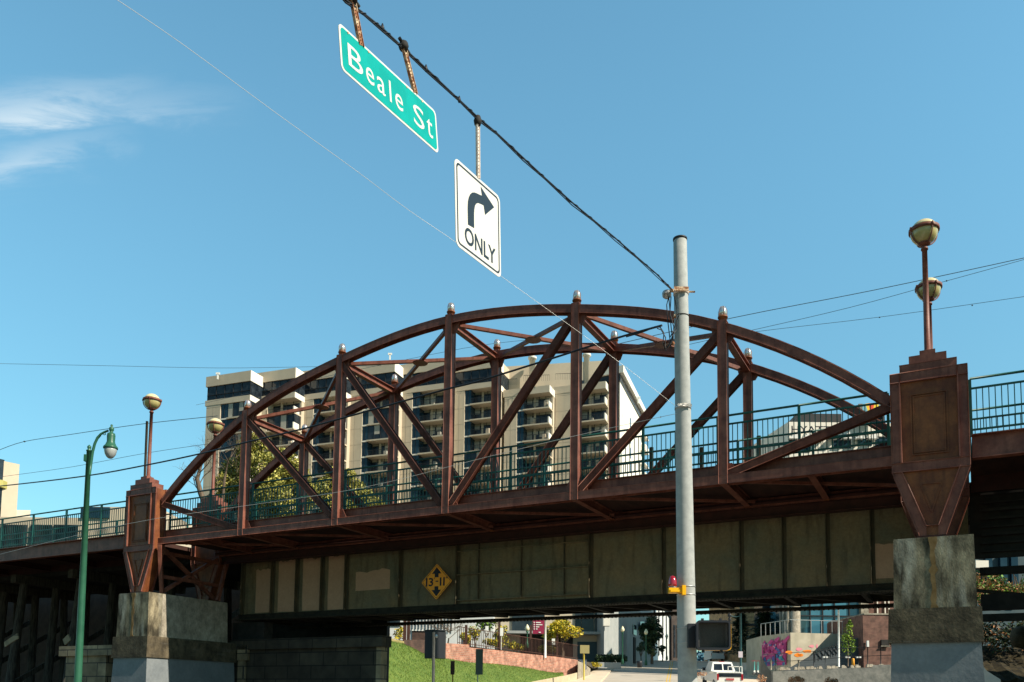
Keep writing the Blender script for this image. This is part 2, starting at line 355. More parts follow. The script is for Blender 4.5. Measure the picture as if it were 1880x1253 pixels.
for side in (0,1):
    for i in range(2,len(yl)-1):
        y0,y1=yl[i],yl[i+1]; a=roadpts(y0)[side]; b=roadpts(y1)[side]; wd=-3.0 if side==0 else 4.5
        p=[(a,y0),(b,y1),(b+wd,y1),(a+wd,y0)]
        n=len(M.v)
        for x,y in p: M.v.append(Vector((x,y,G(y)-.05)))
        for x,y in p: M.v.append(Vector((x,y,G(y)+.15)))
        for q in ((0,3,2,1),(4,5,6,7),(0,1,5,4),(1,2,6,5),(2,3,7,6),(3,0,4,7)): M.face([n+k for k in q])
struct(M,'sidewalk',SIDEW)

# ------------------------------------------------------------ truss footbridge
W_=3.0
PS=[-20.32,-16.40,-12.42,-8.43,-4.51]; PH=[11.17,12.36,12.84,12.34,11.07]
ZB=7.0; LS=-24.93
BF=lambda s,t,z: bw(s,t,z)
bridge=thing('truss_bridge','rust red steel bowstring truss footbridge crossing the street between the stepped pylons','footbridge',bw(-12.42,1.5,0),-ANG)
def arch(s):
    kn=[(-24.1,8.50)]+[(a,h-.13) for a,h in zip(PS,PH)]+[(-.78,8.45)]
    n=len(kn)
    for i in range(n-1):
        if s<=kn[i+1][0] or i==n-2:
            p0=kn[max(i-1,0)];p1=kn[i];p2=kn[i+1];p3=kn[min(i+2,n-1)]
            h=p2[0]-p1[0]; u=(s-p1[0])/h
            m1=(p2[1]-p0[1])/(p2[0]-p0[0])*h if i>0 else (p2[1]-p1[1])*1.35
            m2=(p3[1]-p1[1])/(p3[0]-p1[0])*h if i<n-2 else (p2[1]-p1[1])*1.35
            return (2*u**3-3*u**2+1)*p1[1]+(u**3-2*u**2+u)*m1+(-2*u**3+3*u**2)*p2[1]+(u**3-u**2)*m2
AP=[(-24.1+(23.32)*k/48.,arch(-24.1+23.32*k/48.)) for k in range(49)]
for side in (0,1):
    t0 = -.02 if side==0 else W_-.22
    D_=.24
    M=MB(BF); M.ibeam(AP,.225,t0,D_); M.tube([(a,t0+.002,b-.112) for a,b in AP],.009,6); M.tube([(a,t0+.002,b+.112) for a,b in AP],.009,6); M.build('top_chord',RUST,bridge)
    M=MB(BF); M.ibeam([(-24.5,ZB+.105),(-.4,ZB+.105)],.21,t0-.003,D_)
    for zz in (ZB+.21,ZB): M.tube([(-24.5,t0-.003,zz),(-.4,t0-.003,zz)],.009,6)
    M.build('bottom_chord',RUST,bridge)
    for s,h in zip(PS,PH):
        M=MB(BF); M.ibeam([(s,ZB-.004),(s,h+.02)],.215,t0-.008,D_+.016,fl=.022,wb=.185); M.box(s-.107,s+.107,t0-.008,t0+D_+.008,h+.02,h+.035)
        for e in (-.107,.107): M.tube([(s+e,t0-.006,ZB),(s+e,t0-.006,h+.02)],.0095,6)
        post=M.build('post',RUST,bridge)
        M=MB(BF); c=t0+D_/2
        M.lathe(s,c,[(.105,h+.035),(.105,h+.12),(.125,h+.12),(.125,h+.15),(.08,h+.15)],14,0)
        M.lathe(s,c,[(.098,h+.15),(.102,h+.29),(.088,h+.36),(.052,h+.405),(.005,h+.42)],14,1)
        for k in range(6):
            a=k*pi/3; M.tube([(s+.108*cos(a),c+.108*sin(a),h+.15),(s+.108*cos(a),c+.108*sin(a),h+.3),(s+.07*cos(a),c+.07*sin(a),h+.395),(s,c,h+.428)],.006,4,0)
        M.build('finial_light',[RUSTO,STEEL],post)
    ad=[((-24.1,8.42),(PS[0]-.1,ZB+.22)),((PS[0]+.08,PH[0]-.3),(PS[1]-.12,ZB+.25)),((PS[1]+.08,PH[1]-.3),(PS[2]-.14,ZB+.25)),
        ((PS[2]+.14,ZB+.25),(PS[3]-.08,PH[3]-.3)),((PS[3]+.14,ZB+.25),(PS[4]-.08,PH[4]-.3)),((PS[4]+.12,ZB+.24),(-.78,8.36))]
    for a,b in ad:
        M=MB(BF); M.ibeam([a,b],.19,t0+.02,D_-.04,fl=.022,wb=.15); dx,dz=b[0]-a[0],b[1]-a[1]; l=sqrt(dx*dx+dz*dz)
        for e in (-.095,.095): M.tube([(a[0]-dz/l*e,t0+.022,a[1]+dx/l*e),(b[0]-dz/l*e,t0+.022,b[1]+dx/l*e)],.008,5); M.build('diagonal',RUST,bridge)
    # gusset plates
    for i,(s,h) in enumerate(zip(PS,PH)):
        M=MB(BF); M.xz([(s-.3,arch(s-.3)-.08),(s+.3,arch(s+.3)-.08),(s+.2,h-.52),(s-.2,h-.52)],t0+D_/2-.012,t0+D_/2+.012); M.build('gusset_plate',RUST,bridge)
        M=MB(BF); M.xz([(s-.38,ZB+.2),(s+.38,ZB+.2),(s+.2,ZB+.52),(s-.2,ZB+.52)],t0+D_/2-.012,t0+D_/2+.012); M.build('gusset_plate',RUST,bridge)
for s,h in zip(PS,PH):
    M=MB(BF); M.beam((s,.22,h-.2),(s,W_-.22,h-.2),.17,.2,0,I=True); M.build('cross_strut',RUST,bridge)
for i in range(4):
    a,b=(PS[i],PH[i]-.22),(PS[i+1],PH[i+1]-.22)
    M=MB(BF); M.beam((a[0]+.1,.2,a[1]),(b[0]-.1,W_-.2,b[1]),.1,.1); M.build('lateral_brace',RUST,bridge)
    M=MB(BF); M.beam((b[0]-.1,.2,b[1]-.012),(a[0]+.1,W_-.2,a[1]-.012),.1,.1); 
    c=((a[0]+b[0])/2,W_/2,(a[1]+b[1])/2-.075); M.lathe(c[0],c[1],[(.24,c[2]),(.25,c[2]+.015),(.24,c[2]+.03)],12); M.build('lateral_brace',RUST,bridge)
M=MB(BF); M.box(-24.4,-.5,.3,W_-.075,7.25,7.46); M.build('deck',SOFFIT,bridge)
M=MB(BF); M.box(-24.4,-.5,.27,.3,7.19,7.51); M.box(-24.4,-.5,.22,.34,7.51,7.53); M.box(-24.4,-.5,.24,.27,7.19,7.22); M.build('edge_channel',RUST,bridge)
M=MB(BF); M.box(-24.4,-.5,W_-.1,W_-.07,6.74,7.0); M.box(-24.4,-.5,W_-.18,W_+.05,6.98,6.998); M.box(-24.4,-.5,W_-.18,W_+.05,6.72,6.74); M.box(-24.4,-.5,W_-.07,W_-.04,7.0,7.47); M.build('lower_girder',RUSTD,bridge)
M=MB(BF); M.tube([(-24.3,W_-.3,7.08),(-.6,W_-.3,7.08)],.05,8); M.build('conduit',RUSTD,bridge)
for s in [-22.5]+PS+[-2.5]:
    M=MB(BF); M.beam((s,.1,7.12),(s,W_-.1,7.12),.16,.24,0,I=True); fb=M.build('floor_beam',RUST,bridge)
    M=MB(BF); M.box(s-.06,s+.06,W_-.34,W_-.24,6.98,7.1); M.build('bracket',RUSTO,fb)
for k in range(6):
    a=-24.3+k*4; M=MB(BF); M.beam((a,.3,7.1),(a+4,W_-.4,7.1),.07,.07); M.build('floor_brace',RUST,bridge)
def railing(parent,s0,s1,t,zt=8.82,step=.118,post_every=2.0):
    zr=zt-.2; n=max(1,round((s1-s0)/post_every)); d=(s1-s0)/n
    for i in range(n):
        a=s0+i*d; b=a+d
        M=MB(BF)
        M.tube([(a,t,zt),(b,t,zt)],.028,6); M.box(a+.02,b-.02,t-.018,t+.018,zr-.04,zr); M.box(a+.02,b-.02,t-.018,t+.018,7.66,7.70); M.box(a+.02,b-.02,t-.018,t+.018,7.9,7.93)
        k=int((b-a-.06)/step)
        for j in range(1,k+1):
            x=a+(b-a)*j/(k+1); M.box(x-.0095,x+.0095,t-.0095,t+.0095,7.70,zr-.04)
        M.build('railing_panel',GREEN,parent)
        M=MB(BF); M.box(a-.03,a+.03,t-.03,t+.03,7.53,zt-.02); M.build('railing_post',GREEN,parent)
    M=MB(BF); M.box(s1-.03,s1+.03,t-.03,t+.03,7.53,zt-.02); M.build('railing_post',GREEN,parent)
railing(bridge,-24.15,-.85,.42); railing(bridge,-24.15,-.85,W_-.42)

# ------------------------------------------------------------ approach walkways
for (nm,s0,s1,lab) in (('left',-60,-25.75,'dark red steel approach walkway with green railing leading off behind the green street lamp'),('right',.8,16,'dark red steel approach walkway with green railing beside the large right pylon')):
    wk=thing('approach_walkway',lab,'walkway',bw((s0+s1)/2,1.5,0),-ANG,'approach walkways of the footbridge')
    M=MB(BF); M.box(s0,s1,.02,.04,6.98,7.46); M.box(s0,s1,-.1,.12,7.46,7.48); M.box(s0,s1,-.1,.12,6.96,6.98); M.build('fascia_beam',RUST,wk)
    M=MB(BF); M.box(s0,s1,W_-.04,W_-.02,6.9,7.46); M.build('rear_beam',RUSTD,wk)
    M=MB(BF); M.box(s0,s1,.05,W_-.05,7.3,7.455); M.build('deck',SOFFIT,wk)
    k=int((s1-s0)/3)
    for i in range(k):
        s=s0+1.5+3*i; M=MB(BF); M.beam((s,.05,7.18),(s,W_-.05,7.18),.14,.2,0,I=True); M.build('floor_beam',RUSTD,wk)
    railing(wk,s0 if nm=='right' else -46,s1,.3 if nm=='right' else .35); railing(wk,s0 if nm=='right' else -46,s1,W_-.42)

# ------------------------------------------------------------ pylons with lamps
def pylon(s,t,sign,label):
    # sign -1: decorated face towards -t
    root=thing('bridge_pylon',label,'pylon',bw(s,t,5.3),-ANG+(0 if sign<0 else pi),'stepped steel pylons of the footbridge')
    F_=lambda x,y,z: bw(s+(x if sign<0 else -x),t+(y if sign<0 else -y),z)
    H=.23
    M=MB(F_); M.box(-.73,.73,-H+.03,H-.03,6.80,8.96)
    M.frust((-.235,.235,-H+.03,H-.03),(-.73,.73,-H+.03,H-.03),5.35,6.80)
    M.build('body',RUSTO,root)
    for y0,y1 in ((-H,-H+.035),(H-.035,H)):
        M=MB(F_)
        # side flanges, upper and lower rails, tapered flanges
        for sx in (-1,1):
            M.box(min(sx*.75,sx*.56),max(sx*.75,sx*.56),y0-.005,y1,6.98,8.78)
            M.xz([(sx*.75,6.78),(sx*.56,6.78),(sx*.115,5.56),(sx*.115,5.34),(sx*.25,5.34)][::sx],y0-.005,y1)
            M.box(min(sx*.58,sx*.555),max(sx*.58,sx*.555),y0-.06,y1,6.98,8.78)
            M.beam((sx*.562,(y0+y1)/2-.02,6.78),(sx*.115,(y0+y1)/2-.02,5.56),.075,.016,0,up=(0,0,1))
            M.beam((sx*.755,(y0+y1)/2-.01,6.78),(sx*.255,(y0+y1)/2-.01,5.34),.07,.016,0,up=(0,0,1))
        M.box(-.76,.76,y0-.012,y1,8.78,8.985); M.box(-.76,.76,y0-.012,y1,6.78,6.97)
        M.box(-.765,.765,y0-.035,y1,8.765,8.78); M.box(-.765,.765,y0-.035,y1,6.97,6.98); M.box(-.765,.765,y0-.035,y1,6.768,6.78)
        yb_=y0-.008 if y0<0 else y1+.008
        for sx in (-1,1):
            for q in ([(sx*.752,8.98),(sx*.752,6.78),(sx*.252,5.34)],[(sx*.557,8.98),(sx*.557,6.78),(sx*.115,5.56)]): M.tube([(a,yb_,b) for a,b in q],.013,6)
        for zz,xx in ((8.78,.76),(6.975,.76),(6.78,.76),(8.985,.76),(5.56,.115)): M.tube([(-xx,yb_-.004,zz),(xx,yb_-.004,zz)],.012,6)
        M.build('frame',RUST,root)
    M=MB(F_)
    f=-H+.03
    for (x0,x1,z0,z1) in ((-.36,.36,7.12,8.48),(-.31,.31,7.17,8.43)):
        th=.03
        M.box(x0,x1,f-th,f,z1-.02,z1); M.box(x0,x1,f-th,f,z0,z0+.02); M.box(x0,x0+.02,f-th,f,z0+.02,z1-.02); M.box(x1-.02,x1,f-th,f,z0+.02,z1-.02)
    M.box(-.29,.29,f-.012,f,7.19,8.41); M.build('panel',RUSTO,root); M=MB(F_)
    for a,b in (((-.2,6.48),(.2,6.48)),((.2,6.48),(0,5.86)),((0,5.86),(-.2,6.48))):
        M.beam((a[0],f-.006,a[1]),(b[0],f-.01,b[1]),.03,.03,0,up=(0,0,1))
    M.build('triangle_trim',RUSTO,root)
    M=MB(F_); M.box(-.56,.56,-H-.01,H+.01,8.985,9.17); M.box(-.37,.37,-H+.03,H-.03,9.17,9.35); M.box(-.155,.155,-.15,.15,9.35,9.46)
    M.box(-.565,.565,-H-.02,H+.02,9.155,9.165);M.build('stepped_cap',RUST,root)
    M=MB(F_); M.box(-.3,.3,-H-.02,H+.02,5.26,5.34); M.build('base_plate',RUSTD,root)
    return root
def globe_lamp(s,t,label):
    root=thing('globe_lamp',label,'lamp',bw(s,t,9.46),-ANG,'globe lamps on the pylons')
    F_=lambda x,y,z: bw(s+x,t+y,z)
    M=MB(F_); M.lathe(0,0,[(.1,9.46),(.1,9.5),(.066,9.52),(.06,10.6),(.055,11.82),(.075,11.82),(.075,11.86),(.055,11.88),(.05,11.95)],14); M.build('pole',RUST,root)
    zc=12.23; r=.285
    M=MB(F_); P=[(r*sin(pi*k/18),zc-r*cos(pi*k/18)) for k in range(1,12)]; M.lathe(0,0,P,24,0); g=M.build('globe',GLOBE,root)
    M=MB(F_); M.lathe(0,0,[(r*sin(pi*k/18)*1.004,zc-r*cos(pi*k/18)) for k in range(11,18)]+[(.004,zc+r)],24,0); M.build('globe_cap',GLOBET,root)
    M=MB(F_)
    M.lathe(0,0,[(r+.004,zc+.005),(r+.032,zc+.005),(r+.032,zc+.08),(r+.004,zc+.08)],24)
    for k in range(4):
        a=k*pi/2+.6; P=[((r+.022)*sin(q)*cos(a),(r+.022)*sin(q)*sin(a),zc-(r+.022)*cos(q)) for q in [pi*(.07+.46*j/9) for j in range(10)]]
        M.tube(P,.016,6); M.lathe((r+.03)*cos(a),(r+.03)*sin(a),[(.025,zc+.01),(.03,zc+.05),(.02,zc+.09)],8)
    M.lathe(0,0,[(.06,zc-r-.03),(.12,zc-r+.0),(.15,zc-r+.055)],16)
    M.build('cage',RUST,root)
    return root
for s,side in ((0,'right'),(LS,'left')):
    n='nearest, largest' if s==0 else 'left'
    pylon(s,.01,-1,'large dark rust pylon with recessed panel on the tall right pier' if s==0 else 'orange rust pylon standing on the left concrete pier, nearer of its pair')
    pylon(s,3.0,1,'pylon mostly hidden behind the large right pylon' if s==0 else 'stepped rust pylon seen behind the green railing at the left end')
    globe_lamp(s,.05,'tall globe lamp on the large right pylon, higher of the two' if s==0 else 'globe lamp on the left pylon against open sky')
    globe_lamp(s,3.0,'globe lamp half hidden behind the right lamp pole, lower of the two' if s==0 else 'globe lamp in front of the apartment block left edge')
br=thing('pylon_bracing','dark crossed steel bracing between the two left pylons above the concrete pier','bracing',bw(-24.5,1.5,5.2),-ANG)
for a,b in (((-24.3,.3,6.9),(-24.3,2.75,5.35)),((-24.3,.3,5.35),(-24.3,2.75,6.9)),((-24.0,-.1,6.95),(-24.2,.25,5.3)),((-24.0,3.0,6.95),(-24.0,2.6,5.3))):
    M=MB(BF); M.beam(a,b,.12,.12); M.build('brace',RUST,br)
for zz in (6.75,5.9): 
    M=MB(BF); M.beam((-24.25,.25,zz),(-24.25,2.8,zz),.1,.12); M.build('strut',RUST,br)

# ------------------------------------------------------------ concrete piers
def pier(s,label,sidesign):
    root=thing('bridge_pier',label,'pier',bw(s,1.2,0),-ANG,'concrete piers under the footbridge')
    F_=lambda x,y,z: bw(s+x,y,z)
    M=MB(F_); M.frust((-.77,.79,-.6,2.95),(-.745,.765,-.6,2.9),3.74,5.24); M.build('shaft',CONC,root)
    M=MB(F_); M.frust((-.772,.796,-.04,2.955),(-.747,.771,-.04,2.905),3.742,5.23); M.build('rear_shaft',CONCS,root)
    M=MB(F_); M.frust((-.89,.89,-.68,3.35),(-.87,.87,-.66,3.33),3.02,3.74); M.build('plinth',CONCD,root)
    M=MB(F_); M.frust((-.95,.97,-.7,3.4),(-.83,.84,-.62,3.28),-.1,3.02); M.build('base',BLUEP,root)
    # rust stain strip
    M=MB(F_); zz=[5.24-.1*k for k in range(16)]; L=[];R=[]
    for k,z in enumerate(zz):
        c=.0+.012*sin(k*1.3); wv=.035+.03*random.random()+(.04 if k<2 or k==7 or k>14 else 0); tt=-.6-.006
        L.append((c-wv,z)); R.append((c+wv,z))
    M.strip(L,R,-.606,-.59); M.build('stain',STAIN,root)
    return root
pier(0,'tall weathered concrete pier below the large right pylon, rust streak down its face',1)
pier(LS+.35,'weathered concrete pier with long grey side below the left pylon',1)

# ------------------------------------------------------------ railway girder bridge behind
gb=thing('railway_girder_bridge','old olive drab riveted plate girder bridge under the footbridge with tan paint patches','girder bridge',bw(-12,5,0),-ANG)
GT=3.6
M=MB(BF); M.box(-23.9,.72,GT,GT+.03,4.72,6.98); M.build('web_plate',OLIVE,gb)
M=MB(BF); M.box(-23.9,.72,GT-.2,GT+.22,4.62,4.66); M.box(-23.9,.72,GT-.03,GT,4.66,4.86)
for i in range(245):
    s=-23.8+i*.1; M.box(s-.014,s+.014,GT-.042,GT-.03,4.80,4.828)
    M.box(s-.016,s+.016,GT-.19,GT-.16,4.595,4.62)
M.build('bottom_flange',OLIVD,gb)
M=MB(BF); M.box(-23.9,.72,GT-.2,GT+.22,6.98,7.03); M.box(-23.9,.72,GT-.025,GT,6.82,6.98); M.build('top_flange',OLIVD,gb)
ST=[-23.74,-22.24,-21.05,-19.87,-18.78,-16.45,-14.18,-9.45,-7.17,-4.92,-3.77,-2.64,-1.54,-.3]
for s in ST:
    M=MB(BF); M.box(s-.012,s+.012,GT-.14,GT,4.86,6.82); M.box(s-.012,s+.1,GT-.016,GT-.001,4.86,6.82)
    for k in range(19): M.box(s+.04,s+.065,GT-.026,GT-.016,4.92+k*.1,4.945+k*.1)
    M.build('stiffener',OLIVM,gb)
for s in (-13.35,-11.79,-10.3):
    M=MB(BF); M.box(s-.012,s+.012,GT-.08,GT,4.99,6.82); M.build('stiffener',OLIVM,gb)
for z,e in ((6.6,.03),(5.82,.04),(4.97,.05)):
    M=MB(BF); M.box(-14.15,-9.47,GT-.1,GT-.02,z-.012,z+.012); M.build('horizontal_stiffener',OLIVE,gb)
def rag(s0,s1,z0,z1,n=9,j=.06):
    P=[(s0+random.uniform(0,j*.4),z0+random.uniform(0,j*.3)),(s1-random.uniform(0,j*.4),z0+random.uniform(0,j*.3))]
    P+=[(s1,z0+(z1-z0)*k/4) for k in range(1,4)]
    for k in range(n+1):
        x=s1+(s0-s1)*k/n; P.append((x,z1-random.uniform(0,j*2.2)))
    P+=[(s0+random.uniform(0,j*.3),z0+(z1-z0)*k/4) for k in (3,2,1)]
    return P
for (a,b,c,d) in ((-23.1,-22.36,4.9,6.6),(-21.98,-21.12,4.88,6.86),(-20.8,-19.95,4.88,6.88),(-19.62,-18.86,4.88,6.9),(-18.38,-16.9,5.5,6.25),(-1.46,-.4,4.98,5.92)):
    M=MB(BF); P=rag(a,b,c,d); M.xz(P,GT-.006,GT+.001); M.build('paint_patch',PATCH,gb)
M=MB(BF); M.box(-23.9,.72,GT+2.9,GT+2.93,4.72,6.98); M.box(-23.9,.72,GT+2.75,GT+3.1,4.55,4.64)
for i in range(178):
    s=-23.8+i*.137; M.box(s-.02,s+.02,GT+2.8,GT+2.86,4.515,4.55)
M.build('far_girder',OLIVD,gb)
M=MB(BF)
for k in range(13):
    a=-23.8+k*2; M.beam((a,GT+.2,4.7),(a+2,GT+2.8,4.7),.1,.08); M.beam((a,GT+2.8,4.72),(a,GT+.2,4.72),.12,.12)
M.build('bottom_bracing',OLIVD,gb)
M=MB(BF)
for k in range(105):
    s=-50+k*.62; M.box(s,s+.3,GT-.25,GT+4.6,7.03,7.22)
M.box(-60,24,GT-.2,GT+4.6,7.22,7.26)
M.build('timber_deck',BLACK,gb)
# right-hand part of the railway bridge
rg=thing('railway_approach_span','black steel railway span with horizontal beams right of the large concrete pier','railway span',bw(8,5,0),-ANG)
M=MB(BF); M.box(.75,22,3.6,3.66,5.36,7.3); M.box(.75,22,8.2,13.5,7.1,7.3); M.build('girder',BLACK,rg)  # second box is an unseen slab added to shade the bank behind
for z0,z1,t in ((5.02,5.20,4.0),(4.12,4.52,4.0),(3.84,4.02,4.0)):
    M=MB(BF); M.box(.95,22,t,t+.25,z0,z1); M.build('beam',BLACK,rg)
for k in range(8):
    M=MB(BF); z=5.5+.2*k; M.box(1.0,22,3.5-.02*k,3.56-.02*k,z,z+.035+.02*(k%3)); M.build('beam',BLACK,rg)
# stone abutment at the left end of the girder
ab=thing('stone_abutment','stone block abutment coloured dark for its shade, carrying the left end of the green girder','abutment',bw(-20.5,6,0),-ANG)
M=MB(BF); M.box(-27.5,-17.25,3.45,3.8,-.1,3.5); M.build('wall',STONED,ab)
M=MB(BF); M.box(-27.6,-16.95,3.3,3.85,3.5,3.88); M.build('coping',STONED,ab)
M=MB(BF); M.box(-17.25,-17.05,3.4,3.75,-.1,3.5,0); M.build('sunlit_edge',STONE,ab)  # pale stone strip paints the sunlit edge of the dark abutment
M=MB(BF); M.box(-24.2,-22.6,3.6,4.05,3.88,4.55); M.build('bearing_seat',BLACK,ab)
M=MB(BF); M.box(-27.3,-19.6,7.2,7.4,-.1,7.0); M.build('dark_abutment_backing',BLACK,ab)  # black sheet added to keep the gap behind the abutment dark
q=solo((lambda M:(M.box(-23.62,-23.25,3.35,3.42,0,3.1),M.box(-23.62,-23.1,3.3,3.42,3.1,3.66),M)[-1])(MB(BF)),'stone_pillar',STONE,'narrow sunlit stone pillar edge right of the grey left pier','stone pillar')
# small stone pier at far left
sp=thing('stone_pier','low rough stone block pier with overhanging cap at far left behind the green post','stone pier',bw(-28,1,0),-ANG)
M=MB(BF); M.box(-28.85,-25.95,-.3,2.5,3.14,3.5); M.build('cap',STONE,sp)
M=MB(BF); M.box(-28.55,-26.35,-.2,2.4,-.1,3.14); M.build('shaft',STONE,sp)
# timber trestle bents at left
tb=thing('timber_trestle','dark timber trestle bents holding up the railway at far left','trestle',bw(-36,5,0),-ANG)
for j,s in enumerate((-47,-43,-39.2,-35.4,-31.6,-28)):
    for k in range(4):
        t=2.4+k*1.5; lean=(k-2)*.14
        M=MB(BF); M.tube([(s,t+lean*2,0),(s,t,6.5)],[.2,.17],8); M.build('pile',TIMBER,tb)
    M=MB(BF); M.box(s-.18,s+.18,1.9,7.6,6.5,6.85); M.build('cap_beam',TIMBER,tb)
    M=MB(BF); M.beam((s-.25,.7,1.2),(s-.25,8.2,5.8),.08,.22); M.build('cross_brace',TIMBER,tb)
M=MB(BF); M.box(-60,-24,2.9,8.0,6.85,7.02); M.build('stringer',BLACK,tb)
for (x,y,x2,y2) in ((8,1182,34,1165),(118,1178,128,1168),(150,1176,158,1166)):
    pass
M=MB(BF); M.box(-70,-24.3,9.2,9.6,0,7.2); solo(M,'dark_trestle_backing',BLACK,'black backing added for the deep shade behind the timber trestle at far left','wall')  # added backing that keeps the background behind the piles black
for (px,py,px2,py2,wd,lb) in ((9,1184,33,1168,.16,'weathered tilted board leaning in the dark trestle at far left'),(118,1180,128,1170,.2,'pale splintered board end beside the low stone pier')):
    a=on_t(px,py,1.2); b=on_t(px2,py2,1.2); M=MB(); M.beam(a,b,.05,wd*1.4); solo(M,'board',TIMBER if False else STONE,lb,'board')
# white posts on the railway deck
for px,lb in ((469,'white post behind the railing, left one under the olive tree'),(525,'white post behind the railing, right one under the olive tree')):
    p=on_t(px,952,7.2); M=MB(); M.box(p.x-.05,p.x+.05,p.y-.05,p.y+.05,7.27,8.35); M.box(p.x-.06,p.x+.06,p.y-.06,p.y+.06,8.35,8.38); solo(M,'white_post',WHITE,lb,'post','white posts on the railway deck')

# ------------------------------------------------------------ text
def text_pts(s,size=1.0,offset=0):
    cu=bpy.data.curves.new('t','FONT'); cu.body=s; cu.size=size; cu.offset=offset; cu.resolution_u=4; cu.fill_mode='FRONT' if False else 'BOTH'
    o=bpy.data.objects.new('t',cu); C.objects.link(o); bpy.context.view_layer.update()
    me=o.evaluated_get(bpy.context.evaluated_depsgraph_get()).to_mesh()
    V=[tuple(v.co) for v in me.vertices]; Fs=[list(p.vertices) for p in me.polygons]
    bpy.data.objects.remove(o); bpy.data.curves.remove(cu); return V,Fs
def put_text(M,s,x0,x1,y0,y1,f,m=0,offset=0,thick=.004):
    V,Fs=text_pts(s,1,offset); xa=min(v[0] for v in V); xb=max(v[0] for v in V); ya=min(v[1] for v in V); yb=max(v[1] for v in V)
    n=len(M.v)
    W=[(x0+(v[0]-xa)/(xb-xa)*(x1-x0), y0+(v[1]-ya)/(yb-ya)*(y1-y0)) for v in V]
    for a,b in W: M.v.append(f(a,b,thick))
    for q in Fs: M.face([n+i for i in q],m)
def put_poly(M,P,f,m=0,thick=.004,base=None):
    n=len(M.v); k=len(P)
    for a,b in P: M.v.append(f(a,b,thick))
    M.face([n+i for i in range(k)],m)
    if base is not None:
        for a,b in P: M.v.append(f(a,b,base))
        M.face([n+k+i for i in reversed(range(k))],m)
        for i in range(k): j=(i+1)%k; M.face([n+j,n+i,n+k+i,n+k+j],m)
def rrect(x0,x1,y0,y1,r,n=5):
    P=[]
    for cx,cy,a0 in ((x1-r,y0+r,-pi/2),(x1-r,y1-r,0),(x0+r,y1-r,pi/2),(x0+r,y0+r,pi)):
        for k in range(n+1): a=a0+pi/2*k/n; P.append((cx+r*cos(a),cy+r*sin(a)))
    return P
# hanging signs on span wire
AZ=radians(30); wd=Vector((sin(AZ),cos(AZ),0)); wn=Vector((cos(AZ),-sin(AZ),0)); P0=Vector((-.37,8.97,0))
def on_w(px,py):
    r=ray(px,py); D=P0.dot(wn)/(r.x*wn.x+r.y*wn.y); return Vector((r.x*D,D,r.z*D+EYE))
def quadmap(TL,BL,BR,TR,w,h):
    TL,BL,BR,TR=[on_w(*p) for p in (TL,BL,BR,TR)]
    def f(x,y,d):
        u=x/w; v=y/h
        return (BL*(1-u)+BR*u)*(1-v)+(TL*(1-u)+TR*u)*v+wn*d
    return f
fB=quadmap((621,40),(626.8,127),(805.3,283.6),(800,205.3),1.46,.41)
c=fB(.73,.2,0); sg=thing('street_name_sign','green street name sign reading Beale St hung from the span wire','street sign',(c.x,c.y,c.z-.2))
M=MB(); put_poly(M,rrect(0,1.46,0,.41,.05),fB,0,.0,-.006); M.build('panel',SIGNW,sg)
M=MB(); put_poly(M,rrect(.022,1.438,.02,.39,.04),fB,0,.002); M.build('green_field',SIGNG,sg)
M=MB()
def ux(X,Y):
    l=on_w(610+X/4.643,20+Y/4.643); w3=(l-fB(0,.2,0)); e=(fB(1.46,.2,0)-fB(0,.2,0)); return w3.dot(e)/e.length_squared*1.46
for ch,xa,ya,xb,yb,y1 in (('B',132,350,256,450,.292),('e',284,540,352,560,.238),('a',378,600,447,640,.238),('l',476,680,507,700,.292),('e',534,760,598,770,.238),('S',690,890,779,900,.292),('t',803,960,851,980,.27)):
    if ch=='l': xa,xb=484,499
    put_text(M,ch,ux(xa,ya),ux(xb,yb),.098 if ch!='t' else .098,y1,fB,0,.0,.004)
M.build('lettering',SIGNW,sg)
for (a,b) in (((647,-2),(663,84)),((741,86),(762,170))):
    A,B=on_w(*a),on_w(*b); M=MB(); M.beam(A,B,.058,.012,0,up=tuple(wn)); M.beam(A-wd*.029,B-wd*.029,.006,.03,0,up=tuple(wn)); M.beam(A+wd*.029,B+wd*.029,.006,.03,0,up=tuple(wn))
    d=(B-A)
    hg=M.build('hanger_strap',HANGR,sg)
    M=MB()
    for k in range(14): p=A+d*(k+.5)/14+wn*.0068; M.box(p.x-.004,p.x+.004,p.y-.004,p.y+.004,p.z-.004,p.z+.004)
    M.lathe(A.x,A.y,[(.04,A.z-.03),(.05,A.z),(.04,A.z+.04)],8); M.tube([A+wd*-.07+Vector((0,0,.04)),A+wd*.09+Vector((0,0,-.01))],.018,6)
    M.build('clamp',BLACK,hg)
M=MB()
for x in (.12,.40,.97,1.22):
    p=fB(x,.385,.006); M.v+= [p+Vector((0,0,.012)),p+wd*.012,p-Vector((0,0,.012)),p-wd*.012]; n=len(M.v)-4; M.face([n,n+1,n+2,n+3])
M.build('bolts',HANGR,sg)
fN=quadmap((834.3,287.8),(837.3,449.5),(920,512),(917.8,362.4),.92,.94)
c=fN(.46,.5,0); sn=thing('lane_control_sign','white right turn arrow sign reading ONLY hung from the span wire','traffic sign',(c.x,c.y,c.z-.47))
M=MB(); put_poly(M,rrect(0,.92,0,.94,.07),fN,0,.0,-.006); M.build('panel',SIGNW,sn)
M=MB()
O_=rrect(.03,.89,.03,.91,.055); I_=rrect(.05,.87,.05,.89,.045); n=len(M.v); k=len(O_)
for p in O_: M.v.append(fN(*p,.002))
for p in I_: M.v.append(fN(*p,.002))
for i in range(k): j=(i+1)%k; M.face([n+i,n+j,n+k+j,n+k+i])
M.build('border',SIGNK,sn)
M=MB(); put_text(M,'ONLY',.17,.80,.1,.285,fN,0,.016,.003); M.build('lettering',SIGNK,sn)
